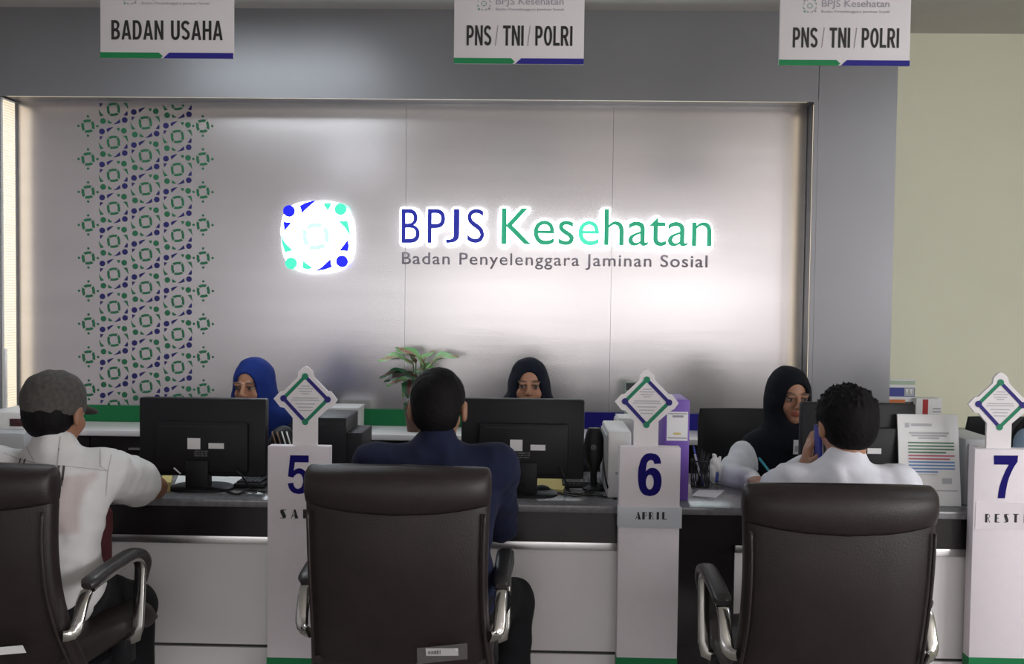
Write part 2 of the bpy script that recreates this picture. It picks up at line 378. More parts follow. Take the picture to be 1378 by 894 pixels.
mb.box(X0, X1, Y0-.1, Y0, 0, WZ0); mb.box(X0, X1, Y0-.1, Y0, WZ1, CEIL)
for i in range(0, len(xs), 2): mb.box(xs[i], xs[i+1], Y0-.1, Y0, WZ0, WZ1)
struct(mb.build('wall_front', M_PALE))
for i, (a, b) in enumerate(WINDOWS):
    mb = MB()
    for q in (a, (a+b)/2-.02, b-.04): mb.box(q, q+.04, Y0-.08, Y0-.03, WZ0, WZ1)
    for z in (WZ0, WZ1-.04): mb.box(a, b, Y0-.08, Y0-.03, z, z+.04)
    struct(mb.build('window_%d' % (i+1), M_WHITEPL))
# feature wall: brushed panels in a grey frame
YP, YF = 5.30, 5.10
xr_in = U(1095, 400, YF).x; xr_out = U(1203, 300, YF).x; zh = U(700, 131, YF).z; xl_in = U(-4.5, 400, YF).x
fr = thing('trim_1', None, None, (0, 0, 0), kind='structure')
hdr = [U(-120, 60, YF).x, U(268, 60, YF).x, U(545, 60, YF).x, U(822, 60, YF).x, xr_in]
hdr[0] = xl_in-0.42
for i in range(4): box('frame_panel', hdr[i]+(0.0), hdr[i+1]-0.0, YF, Y1, zh, CEIL, M_FRAME, fr)
box('frame_panel', xr_in+.003, xr_out, YF, Y1, 0, CEIL, M_FRAME, fr)
box('frame_panel', xl_in-.42, xl_in, YF, Y1, 0, zh-.003, M_FRAME, fr)
wc = thing('wall_center', None, None, (0, 0, 0), kind='structure')
box('backing_board', xl_in, xr_in, YP+.02, Y1, 0, zh, M_JOINT, wc)
seams = [xl_in, U(545, 400, YP).x, U(822, 400, YP).x, xr_in]
for i in range(3): box('panel', seams[i]+(.0008 if i else 0), seams[i+1]-(.0008 if i < 2 else 0), YP, YP+.02, 0, zh, M_ALU, wc)
# warm cove strips in the reveal
def strip_mat(name, s):
    m = bpy.data.materials.new(name); m.use_nodes = True; nt = m.node_tree; b = nt.nodes['Principled BSDF']
    b.inputs['Emission Color'].default_value = (1, 0.80, 0.50, 1)
    tc = nt.nodes.new('ShaderNodeTexCoord'); wv = nt.nodes.new('ShaderNodeTexWave'); wv.bands_direction = 'Z'; wv.inputs['Scale'].default_value = 22
    mr = nt.nodes.new('ShaderNodeMapRange'); mr.inputs['To Min'].default_value = s*0.45; mr.inputs['To Max'].default_value = s
    nt.links.new(tc.outputs['Object'], wv.inputs['Vector']); nt.links.new(wv.outputs['Fac'], mr.inputs['Value']); nt.links.new(mr.outputs[0], b.inputs['Emission Strength'])
    return m
def cove(label, x0, x1, y0, y1, z0, z1, lamp, hx0, hx1, hy0, hy1, hz0, hz1):
    t = thing('cove_light', label, 'light', ((x0+x1)/2, (y0+y1)/2, z0), 'warm cove strips around the metal panels')
    box('housing', hx0, hx1, hy0, hy1, hz0, hz1, M_WHITEPL, t); box('diffuser', x0, x1, y0, y1, z0, z1, lamp, t)
zl0 = U(0, 552, YP).z
box('lip', xr_in-.022, xr_in+.002, YF, YF+.005, 0, zh, M_FRAME, fr); box('lip', xl_in, xr_in-.022, YF, YF+.005, zh-.012, zh, M_FRAME, fr)
cove('warm glowing vertical cove strip at the left edge of the metal wall', xl_in+.008, xl_in+.012, YF+.06, YP-.03, zl0, zh-.02, strip_mat('warm_led_left', 0.95), xl_in, xl_in+.008, YF+.05, YP-.02, zl0, zh-.01)
cove('faint warm vertical cove strip at the right edge of the metal wall', xr_in-.012, xr_in-.008, YF+.015, YF+.045, zl0, zh-.02, strip_mat('warm_led_right', 2.0), xr_in-.008, xr_in, YF+.01, YF+.05, zl0, zh-.01)
cove('faint warm horizontal cove strip under the grey header', xl_in+.05, xr_in-.05, YF+.015, YF+.035, zh-.009, zh-.006, strip_mat('warm_led_top', 0.4), xl_in+.04, xr_in-.04, YF+.01, YF+.04, zh-.006, zh)
# ceiling lamps above the counters (reflected in the header)
def ceiling_lamp(x, y, s, label):
    t = thing('ceiling_light', label, 'light', (x, y, CEIL), 'recessed ceiling lights')
    mb = MB(); w, d = .60, .30
    for a in ((-w, -w+.03, -d, d), (w-.03, w, -d, d), (-w, w, -d, -d+.03), (-w, w, d-.03, d)): mb.box(x+a[0], x+a[1], y+a[2], y+a[3], CEIL-.03, CEIL)
    mb.build('frame', M_WHITEPL, t)
    m = mat('lamp_diffuser_%.1f' % s, (.9, .9, .9), .5, emit=(0.86, 0.94, 1.0), estr=s)
    box('diffuser', x-w+.03, x+w-.03, y-d+.03, y+d-.03, CEIL-.02, CEIL-.002, m, t)
ceiling_lamp(-1.6, 4.0, 10.0, 'lit recessed ceiling light above the left counters')
ceiling_lamp(3.3, 2.8, 9.0, 'lit recessed ceiling light at the right of the counters')
# coloured band at the foot of the panels
bt = thing('wall_band', 'green and blue horizontal band along the foot of the metal wall', 'wall band', (0, YP-.006, U(600, 572, YP).z))
gx = U(640, 560, YP).x; zb0, zb1 = U(600, 574, YP).z, U(600, 552, YP).z
MB().prism([(xl_in+.02, zb0), (gx, zb0), (gx-.05, zb1), (xl_in+.02, zb1)], YP-.012, YP-.001).build('green_band', M_GREEN, bt)
MB().prism([(gx+.03, zb0), (xr_in-.02, zb0), (xr_in-.02, zb1), (gx-.02, zb1)], YP-.012, YP-.001).build('blue_band', M_BLUE, bt)
# ------------------------------------------------------------------ emblem shapes (units: photo pixels of the big emblem, centre 0,0, y down)
Zc = (428., 473.)
def zpoly(p): return [((x-Zc[0])/7.45, (y-Zc[1])/7.45) for x, y in p]
E_DOTS = [(-34.9, -32.3, 'b'), (32.2, -35.3, 'g'), (34.5, 32.1, 'b'), (-31.9, 35.4, 'g')]
E_PETALS = [('b', zpoly([(272, 180), (330, 150), (370, 138), (430, 128), (380, 170), (290, 250), (285, 215)])), ('b', zpoly([(115, 335), (190, 345), (122, 425)])),
            ('g', zpoly([(500, 150), (575, 150), (572, 180), (545, 222), (520, 190)])), ('g', zpoly([(650, 325), (735, 320), (755, 400), (765, 470), (715, 390)])),
            ('b', zpoly([(740, 505), (752, 560), (742, 615), (662, 608)])), ('b', zpoly([(575, 690), (578, 740), (592, 768), (520, 795), (420, 812), (490, 770)])),
            ('g', zpoly([(90, 470), (130, 540), (205, 612), (130, 632), (105, 560)])), ('g', zpoly([(305, 712), (400, 780), (345, 798), (300, 780)]))]
def ring_pieces(r1=11.5, r2=17.5, n=4, span=74, off=-8):
    out = []
    for k in range(n):
        a0 = math.radians(90*k+off-span/2); o = []; i = []
        for j in range(7):
            a = a0+math.radians(span)*j/6
            sq = 1/max(abs(math.cos(a-math.radians(off))), abs(math.sin(a-math.radians(off))))
            q = 0.6+0.4*sq
            o.append((r2*q*math.cos(a), r2*q*math.sin(a))); i.append((r1*q*math.cos(a), r1*q*math.sin(a)))
        a = a0; dx, dy = -math.sin(a), math.cos(a)
        out.append(o+i[::-1])
    return out
E_RING = ring_pieces(); V_RING = ring_pieces(13, 20, span=80)
def emblem_polys(scale=1.0, ring=True, rings=None):
    L = []
    for x, y, c in E_DOTS: L.append((c, [(p[0]*scale, p[1]*scale) for p in circle(x, y, 7.7 if rings is None else 8.6, 16)]))
    for c, p in E_PETALS: L.append((c, [(x*scale, y*scale) for x, y in p]))
    if ring:
        for p in (rings or E_RING): L.append(('g', [(x*scale, y*scale) for x, y in p]))
    return L
PXW = U(1, 400, YP).x-U(0, 400, YP).x     # metres per photo pixel on the panel plane
def emblem_mesh(scale, y=0.0):
    mb = MB()
    for c, p in emblem_polys(scale, True, V_RING): mb.flat([(a*PXW, -b*PXW) for a, b in p], y, 0 if c == 'b' else 1)
    return mb.mesh('motif')
def ring_mesh(scale):
    mb = MB()
    for p in ring_pieces(8.5, 14): mb.flat([(a*scale*PXW, -b*scale*PXW) for a, b in p], 0, 0)
    for k in range(4):
        a = math.pi/2*k; mb.flat([(p[0]*PXW, p[1]*PXW) for p in circle(12.6*math.cos(a), 12.6*math.sin(a), 1.6, 10)], 0, 0)
    return mb.mesh('ring_motif')
vp = thing('wall_decal', 'tall green and blue geometric vinyl pattern on the left of the metal wall', 'decal', tuple(U(196, 550, YP)))
em = emblem_mesh(0.435); em.materials.append(M_VBLUE); em.materials.append(M_VGREEN)
rm = ring_mesh(0.62); rm.materials.append(M_VGREEN)
zlow, zcut = zb1, zh
def put(name, me, px, py):
    p = U(px, py, YP); o = bpy.data.objects.new(name, me); COL.objects.link(o); o.parent = vp
    o.location = Vector((p.x, YP-.0015, p.z))-vp.location; return o
for px, ys, n in ((152.6, 191.6, 8), (195.5, 165.4, 9), (238.7, 183.8, 9)):
    for k in range(n): put('motif', em, px+k*0.12, ys+44.4*k)
for px, py, lo, hi in ((152.6, 147.2, 138.5, None), (239, 139.4, 141, None), (153.6, 546.8, None, 551)):
    # motifs cut off by the header or by the band
    mb = MB(); c = U(px, py, YP)
    zmax = U(px, lo, YP).z-c.z if lo else 9; zmin = U(px, hi, YP).z-c.z if hi else -9
    for cc, p in emblem_polys(.435, True, V_RING):
        q = [(a*PXW, min(max(-b*PXW, zmin), zmax)) for a, b in p]
        if max(v[1] for v in q)-min(v[1] for v in q) > 1e-4: put('motif_piece', MB().flat(q, 0, 0).mesh('motif_piece'), px, py).data.materials.append(M_VBLUE if cc == 'b' else M_VGREEN)
for px in (118.3, 272.8):
    for k in range(9): put('ring_motif', rm, px+k*0.15, 169.7+44.4*k)
# ------------------------------------------------------------------ halo-lit sign on the panels
sg = thing('wall_sign', 'backlit blue and green raised sign lettering with round emblem on the metal wall', 'sign', tuple(U(680, 362, YP)))
c = U(428, 319, YP)
def px2(p): return (c.x+p[0]*PXW, c.z-p[1]*PXW)
mb = MB(); outl = []
for k in range(64):
    a = 2*math.pi*k/64; q = (abs(math.cos(a))**3+abs(math.sin(a))**3)**(-1/3)
    outl.append(px2((46*q*math.cos(a-.05), 46*q*math.sin(a-.05))))
mb.prism(outl, YP-.045, YP-.033).build('emblem_backlight', M_HALO, sg)
for cc, p in emblem_polys(1.0, False):
    MB().prism([px2(q) for q in p], YP-.062, YP-.0455).build('emblem_piece', M_LBLUE2 if cc == 'b' else M_LMINT, sg)
M_RINGPALE = mat('pale_mint_acrylic', (.6, .85, .72), .4, emit=(.55, .95, .78), estr=.62)
for p in E_RING: MB().prism([px2(q) for q in p], YP-.056, YP-.0455).build('emblem_ring_piece', M_RINGPALE, sg)
def halo_plate(meshes, r, y0, y1, name):
    """one rounded lit plate that follows the outline of the letters at distance r"""
    segs = []
    for me in meshes:
        v = [x.co for x in me.vertices]
        for e in me.edges:
            a, b = v[e.vertices[0]], v[e.vertices[1]]; segs.append((a.x, a.z, b.x, b.z))
    S = np.unique(np.round(np.array(segs), 5), axis=0); st = .0032
    xs = np.arange(S[:, [0, 2]].min()-r-.012, S[:, [0, 2]].max()+r+.012, st); zs = np.arange(S[:, [1, 3]].min()-r-.012, S[:, [1, 3]].max()+r+.012, st)
    D = np.full((len(xs), len(zs)), .1)
    for ax_, az, bx, bz in S:
        i0, i1 = np.searchsorted(xs, min(ax_, bx)-r-.01), np.searchsorted(xs, max(ax_, bx)+r+.01); k0, k1 = np.searchsorted(zs, min(az, bz)-r-.01), np.searchsorted(zs, max(az, bz)+r+.01)
        X, Z = xs[i0:i1, None], zs[None, k0:k1]; dx, dz = bx-ax_, bz-az; t = np.clip(((X-ax_)*dx+(Z-az)*dz)/max(dx*dx+dz*dz, 1e-12), 0, 1)
        D[i0:i1, k0:k1] = np.minimum(D[i0:i1, k0:k1], np.hypot(X-ax_-t*dx, Z-az-t*dz))
    ys = np.linspace(y0-.006, y1+.006, 7); yc, hy = (y0+y1)/2, (y1-y0)/2
    Fd = np.maximum((D-r)[:, None, :], (np.abs(ys-yc)-hy)[None, :, None]).astype(np.float32)
    return new_obj(name, nets(Fd, [xs, ys, zs], name), M_HALO, sg)
def halo_word(word, x0, x1, y0, y1, m_front, bold, backname, fb):
    me = fit_px(text_mesh(word, bold, .05), x0, x1, y0, y1, YP-.0455, .02)
    for l in split_letters(me): new_obj('letter', l, m_front[random.randrange(len(m_front))], sg)
    LETTERS.extend(split_letters(me))
LETTERS = []
for ch, a_, b_ in (('B', 541, 565.5), ('P', 576, 599.5), ('J', 600, 618.5), ('S', 629, 652)): halo_word(ch, a_, b_, 281.5, 327.5, [M_LBLUE], 0.0, 'letter_backlight', .12)
halo_plate(LETTERS, 3.0*PXW, YP-.045, YP-.033, 'letter_backlight'); LETTERS.clear()
halo_word('Kesehatan', 675, 957, 282, 331, [M_LGREEN, M_LMINT, M_LGREEN], 0.0, 'letter_backlight', .12)
halo_plate(LETTERS, 3.0*PXW, YP-.045, YP-.033, 'letter_backlight')
me = fit_px(text_mesh('Badan Penyelenggara Jaminan Sosial', .004, .03, 1.12), 541, 952, 341.5, 363, YP-.002, .006)
for l in split_letters(me): new_obj('tagline_letter', l, M_TAG, sg)
# ------------------------------------------------------------------ hanging signs
def hanging_sign(x0, x1, yb, text, tx, label, Y=3.42):
    cx = (x0+x1)/2; xa, xb = U(x0, yb-40, Y).x, U(x1, yb-40, Y).x; z0 = U(cx, yb, Y).z; px = (xb-xa)/(x1-x0)
    t = thing('hanging_sign', label, 'sign', ((xa+xb)/2, Y, z0), 'white signs hanging from the ceiling')
    top = z0+.335
    box('board', xa, xb, Y, Y+.012, z0+.001, top, M_HANG, t, .001)
    for q in (.12, .88): MB().tube([(xa+(xb-xa)*q, Y+.006, top-.01), (xa+(xb-xa)*q, Y+.006, CEIL)], .0015, 6).build('cord', M_GREYPL, t)
    yy = Y-.0012; zs = z0+7.5*px; xm = xa+(xb-xa)*.475
    MB().prism([(xa, z0), (xm-4*px, z0), (xm-1*px, z0+3*px), (xm-6*px, zs), (xa, zs)], yy, Y).build('green_stripe', M_SGREEN, t)
    MB().prism([(xm, z0), (xb, z0), (xb, zs), (xm+8*px, zs), (xm+3*px, z0+3*px)], yy, Y).build('blue_stripe', M_SBLUE, t)
    def T(nm, s, a, b, y0, y1, m, bold=0, sp=1.0):
        mm = fit(bold_text(s) if bold > .04 else text_mesh(s, bold, 0, sp), xa+a*px, xa+b*px, z0+(yb-y1)*px, z0+(yb-y0)*px, yy); mm.materials.clear(); return new_obj(nm, mm, m, t)
    parts = text.split(' / ')
    if len(parts) == 1: T('lettering', text, tx[0]-x0, tx[1]-x0, yb-50, yb-24, M_INK, .045, 1.06)
    else:
        w = [(0, .235), (.345, .54), (.65, 1.0)]; L = tx[1]-tx[0]
        for s, (a, b) in zip(parts, w): T('lettering', s, tx[0]-x0+a*L, tx[0]-x0+b*L, yb-51, yb-24, M_INK, .045, 1.06)
        for a in (.27, .575): T('lettering', '/', tx[0]-x0+a*L, tx[0]-x0+(a+.03)*L, yb-51, yb-24, M_GREYINK)
    T('name_lettering', 'BPJS Kesehatan', 56, 147, yb-88, yb-76, M_GREYINK, .004)
    T('tagline', 'Badan Penyelenggara Jaminan Sosial', 56, 147, yb-74.5, yb-70, M_GREYINK)
    mb = MB(); ex, ez = xa+40*px, z0+80*px
    for cc, p in emblem_polys(.21): mb.flat([(ex+a*px, ez-b*px) for a, b in p], yy, 0 if cc == 'b' else 1)
    mb.build('emblem', [M_GREYINK, mat('grey_green_ink', (.2, .32, .26), .6)], t)
hanging_sign(135, 314, 78.5, 'BADAN USAHA', (150, 300), 'white hanging sign reading BADAN USAHA above the patterned wall')
hanging_sign(611, 786, 86, 'PNS / TNI / POLRI', (628, 770.5), 'white hanging PNS / TNI / POLRI sign in the middle, above the lit sign')
hanging_sign(1049, 1225, 88.5, 'PNS / TNI / POLRI', (1067, 1210), 'white hanging PNS / TNI / POLRI sign at the right, in front of the grey column')
# ------------------------------------------------------------------ counters
YC = 3.47
ZT = U(290, 672, YC-.02).z
def counter(px0, px1, label, dark_px=None, trim_px=None):
    x0, x1 = U(px0, 700, YC).x, U(px1, 700, YC).x
    t = thing('service_counter', label, 'counter', ((x0+x1)/2, YC+.3, 0), 'service counters in a row')
    zf = ZT-.14
    box('worktop', x0, x1, YC-.02, YC+.66, ZT-.028, ZT, M_WORKTOP, t, .003)
    box('fascia', x0+.002, x1-.002, YC, YC+.02, zf, ZT-.0285, M_BLACKGLOSS, t)
    xs = x0
    if dark_px:
        xs = U(dark_px, 700, YC).x
        box('dark_panel', x0+.002, xs, YC+.012, YC+.03, .02, zf-.001, M_BLACKGLOSS, t)
    box('aluminium_strip', xs+.002, x1-.002, YC+.004, YC+.022, zf-.03, zf-.0005, M_ALUSTRIP, t, .002)
    zg = U(800, 877, YC+.014).z; zg2 = zg-.012
    box('front_panel', xs+.002, x1-.002, YC+.014, YC+.03, zg, zf-.031, M_WHITE, t)
    box('groove_strip', xs+.002, x1-.002, YC+.024, YC+.03, .0+zg2, zg, M_JOINT, t)
    box('plinth_panel', xs+.002, x1-.002, YC+.014, YC+.03, .04, zg2, M_WHITE, t)
    box('kick_board', x0+.01, x1-.01, YC+.04, YC+.06, 0, .04, M_BLACKPL, t)
    box('side_panel', x0+.002, x0+.02, YC+.031, YC+.64, .0, zf+.1, M_BLACKGLOSS, t); box('side_panel', x1-.02, x1-.002, YC+.031, YC+.64, .0, zf+.1, M_BLACKGLOSS, t)
    if trim_px:
        a, b = U(trim_px[0], 700, YC).x, U(trim_px[1], 700, YC).x
        box('corner_trim', a, b, YC-.003, YC+.02, .02, zf-.03, M_ALUSTRIP, t, .002)
    return t
XP5, XP6, XP7 = U(402.5, 700, 3.4).x, U(875, 700, 3.4).x, U(1352, 700, 3.4).x
counter(-330, 402, 'dark topped service counter at the left, where the man in the cap sits')
counter(402.5, 874.5, 'dark topped service counter in the middle, between pillars 5 and 6')
counter(875, 1352, 'dark topped service counter at the right, between pillars 6 and 7', dark_px=990, trim_px=(1303, 1311))
counter(1352.5, 1830, 'dark topped service counter right of pillar 7, mostly out of the picture')
def _n6():
    o = [(752, 435), (740, 385), (722, 360), (700, 345), (655, 338), (622, 342), (600, 355), (578, 382), (565, 410), (548, 480), (545, 550), (547, 600), (552, 640), (560, 675), (572, 700), (590, 723), (612, 737), (655, 745), (698, 735), (722, 718), (742, 690), (755, 645), (758, 600), (754, 560), (745, 530), (732, 507), (715, 490), (697, 479), (675, 475), (655, 478), (640, 485), (615, 508)]
    hole = [(652+35*math.cos(a), 612+70*math.sin(a)) for a in [-2.35-2*PI_*k/20 for k in range(21)]]
    o = o+[(620, 450), (626, 428), (635, 415), (646, 406), (660, 402), (672, 405), (680, 412), (690, 440)]
    return [[((x-545)/213, (745-y)/407) for x, y in q] for q in (o, hole[:-1])]
PI_ = math.pi
NUMERAL = {'6': _n6(), '7': [((x-765)/175, (675-y)/322) for x, y in ((765, 355), (940, 353), (938, 400), (915, 435), (895, 480), (880, 520), (870, 560), (861, 615), (855, 675), (802, 675), (806, 630), (812, 590), (824, 545), (840, 500), (856, 460), (875, 423), (768, 423))],
           '5': [(.14, 1), (.92, 1), (.92, .82), (.34, .82), (.29, .60), (.40, .65), (.52, .67), (.64, .655), (.76, .60), (.88, .49), (.96, .33), (.94, .22), (.89, .14), (.80, .06), (.66, .01), (.48, 0), (.30, .02), (.18, .07), (.09, .15), (.04, .27), (.27, .29), (.32, .19), (.38, .15), (.46, .13), (.56, .15), (.64, .20), (.69, .33), (.67, .43), (.61, .50), (.52, .53), (.42, .52), (.34, .48), (.27, .42), (.05, .45)]}
def pillar(num, x0, x1, ytop, numbox, label, Y=3.40):
    xa, xb = U(x0, 640, Y).x, U(x1, 640, Y).x; zt = U((x0+x1)/2, ytop, Y).z
    t = thing('number_pillar', label, 'pillar', ((xa+xb)/2, Y+.035, 0), 'white numbered pillars')
    box('body', xa, xb, Y, YC-.021, .0, zt, M_PILLAR, t, .003)
    zg = U((x0+x1)/2, 886, Y).z
    box('base_stripe', xa-.001, xb+.001, Y-.002, YC-.0215, zg-.06, zg, M_SGREEN, t)
    n0, n1 = U(numbox[0], 640, Y).x, U(numbox[1], 640, Y).x; cxn = (numbox[0]+numbox[1])/2; m0, m1 = U(cxn, numbox[3], Y).z, U(cxn, numbox[2], Y).z
    loops = NUMERAL[num] if isinstance(NUMERAL[num][0], list) else [NUMERAL[num]]; bm = bmesh.new()
    for lp_ in loops:
        vs = [bm.verts.new((n0+(n1-n0)*p[0], Y-.001, m0+(m1-m0)*p[1])) for p in lp_]
        for i in range(len(vs)): bm.edges.new((vs[i], vs[(i+1) % len(vs)]))
    bmesh.ops.triangle_fill(bm, edges=bm.edges[:], use_beauty=True, normal=(0, -1, 0)); me = bpy.data.meshes.new('number'); bm.to_mesh(me); bm.free()
    new_obj('number', me, M_NUM, t)
    return t, zt
p5, zt5 = pillar('5', 360, 443, 601, (386, 418, 613, 665), 'white counter pillar with navy number 5 and SABTU strip')
p6, zt6 = pillar('6', 833.5, 915.5, 602, (858.5, 890.5, 610, 668), 'white counter pillar with navy number 6 and APRIL plate')
p7, zt7 = pillar('7', 1311, 1393, 605, (1336.5, 1369, 613, 671), 'white counter pillar with navy number 7 at the right edge')
def plate(t, x0, x1, y0, y1, m, word, px, pitch, w, ty0, ty1, proud, side=0.0):
    a, b = U(x0, y1, 3.4), U(x1, y0, 3.4)
    box('month_plate', a.x, b.x, 3.4-proud, 3.4+(0.03 if side else -.0002), a.z, b.z, m, t, .001 if side else 0)
    deco_text('lettering', word, px, pitch, w, ty0, ty1, 3.4-proud-.0006, M_INK, t)
plate(p5, 361, 442.5, 672, 702, M_PILLAR, 'SABTU', 376, 15.6, 10, 686, 698, .002)
plate(p6, 831, 917.5, 683.5, 709.5, M_PLATE, 'APRIL', 855, 8.8, 7.6, 689.5, 699.5, .006, 1)
plate(p7, 1312, 1392.5, 677, 712, M_PILLAR, 'RESTI', 1325, 12.6, 8, 692, 703.5, .002)
DIA = [(385, 90), (410, 100), (452, 140), (460, 190), (590, 320), (618, 322), (680, 400), (640, 455), (600, 478), (497, 570), (497, 800), (268, 800), (268, 570), (190, 478), (150, 470), (90, 395), (150, 328), (185, 320), (312, 195), (318, 145), (360, 100)]
def diamond(cx, cy, zt, label, Y=3.425):
    px = (U(cx+1, cy, Y)-U(cx, cy, Y)).length; b = U(cx, cy, Y)
    t = thing('diamond_sign', label, 'sign', (b.x, Y, zt), 'white diamond boards on the pillars')
    def P(q): return (b.x+(q[0]-385)/6.876*px, max(b.z-(q[1]-395)/6.876*px, zt) if q[1] > 790 else b.z-(q[1]-395)/6.876*px)
    poly = [P(q) for q in DIA]; poly = [(x, zt) if q[1] > 790 else (x, z) for (x, z), q in zip(poly, DIA)]
    MB().prism(poly, Y, Y+.012).build('board', M_SIGN, t)
    C4 = [(382, 185, 'g'), (590, 395, 'b'), (385, 605, 'g'), (183, 390, 'b')]
    cols = ['b', 'g', 'b', 'g']
    for k in range(4):
        a, d = Vector(C4[k][:2]), Vector(C4[(k+1) % 4][:2]); n = (d-a).normalized(); s = Vector((-n.y, n.x))*16
        MB().prism([P(q) for q in (a+s, d+s, d-s, a-s)], Y-.0015, Y).build('frame_strip', M_DGREEN if cols[k] == 'g' else M_DBLUE, t)
    for x, y, cc in C4: MB().prism([P(q) for q in circle(x, y, 30, 14)], Y-.0025, Y).build('frame_dot', M_DGREEN if cc == 'g' else M_DBLUE, t)
    mb = MB()
    for yy, w in ((275, 40), (300, 70), (325, 60), (345, 35), (385, 120), (405, 130), (440, 90), (470, 70), (500, 60)):
        mb.flat([P(q) for q in ((385-w, yy-5), (385+w, yy-5), (385+w, yy+4), (385-w, yy+4))], Y-.0008)
    mb.build('small_print', mat('pale_grey_ink', (.5, .49, .53), .7), t)
diamond(411, 537.4, zt5, 'white diamond board with coloured frame on the pillar left of the man in navy')
diamond(870.5, 541.5, zt6, 'white diamond board with coloured frame on the pillar right of the middle monitor')
diamond(1346, 545, zt7, 'white diamond board with coloured frame on the pillar at the right edge')
# ------------------------------------------------------------------ back credenza and low cabinet
YB = 4.95; ZB = U(700, 588, YB).z
cr = thing('credenza', 'long black credenza with white top behind the counters', 'cabinet', (0, 5.1, 0))
xa, xb = xl_in+.03, xr_in-.02
box('top', xa, xb, YB, YP-.013, ZB-.03, ZB, M_WHITE, cr, .003)
nd = 8
for k in range(nd): box('door', xa+(xb-xa)*k/nd+.003, xa+(xb-xa)*(k+1)/nd-.003, YB+.01, YB+.028, .08, ZB-.034, M_BLACKGLOSS, cr)
for k in range(nd): box('handle', xa+(xb-xa)*(k+.5)/nd-.06, xa+(xb-xa)*(k+.5)/nd+.06, YB-.004, YB+.01, ZB-.10, ZB-.09, M_ALUSTRIP, cr)
box('body', xa, xb, YB+.03, YP-.014, .0, ZB-.032, M_BLACKPL, cr)
lc = thing('low_cabinet', 'low grey cabinet against the cream wall at the right', 'cabinet', (U(1290, 590, 5.2).x, 5.2, 0))
xa, xb = xr_out+.02, xr_out+1.6
box('top', xa, xb, 5.02, 5.49, ZB-.03, ZB, M_WHITE, lc, .003); box('body', xa+.01, xb-.01, 5.05, 5.49, 0, ZB-.031, M_GREYPL, lc)
for k in range(3): box('door', xa+.01+k*.52, xa+.525+k*.52, 5.03, 5.049, .06, ZB-.035, M_WHITE, lc)
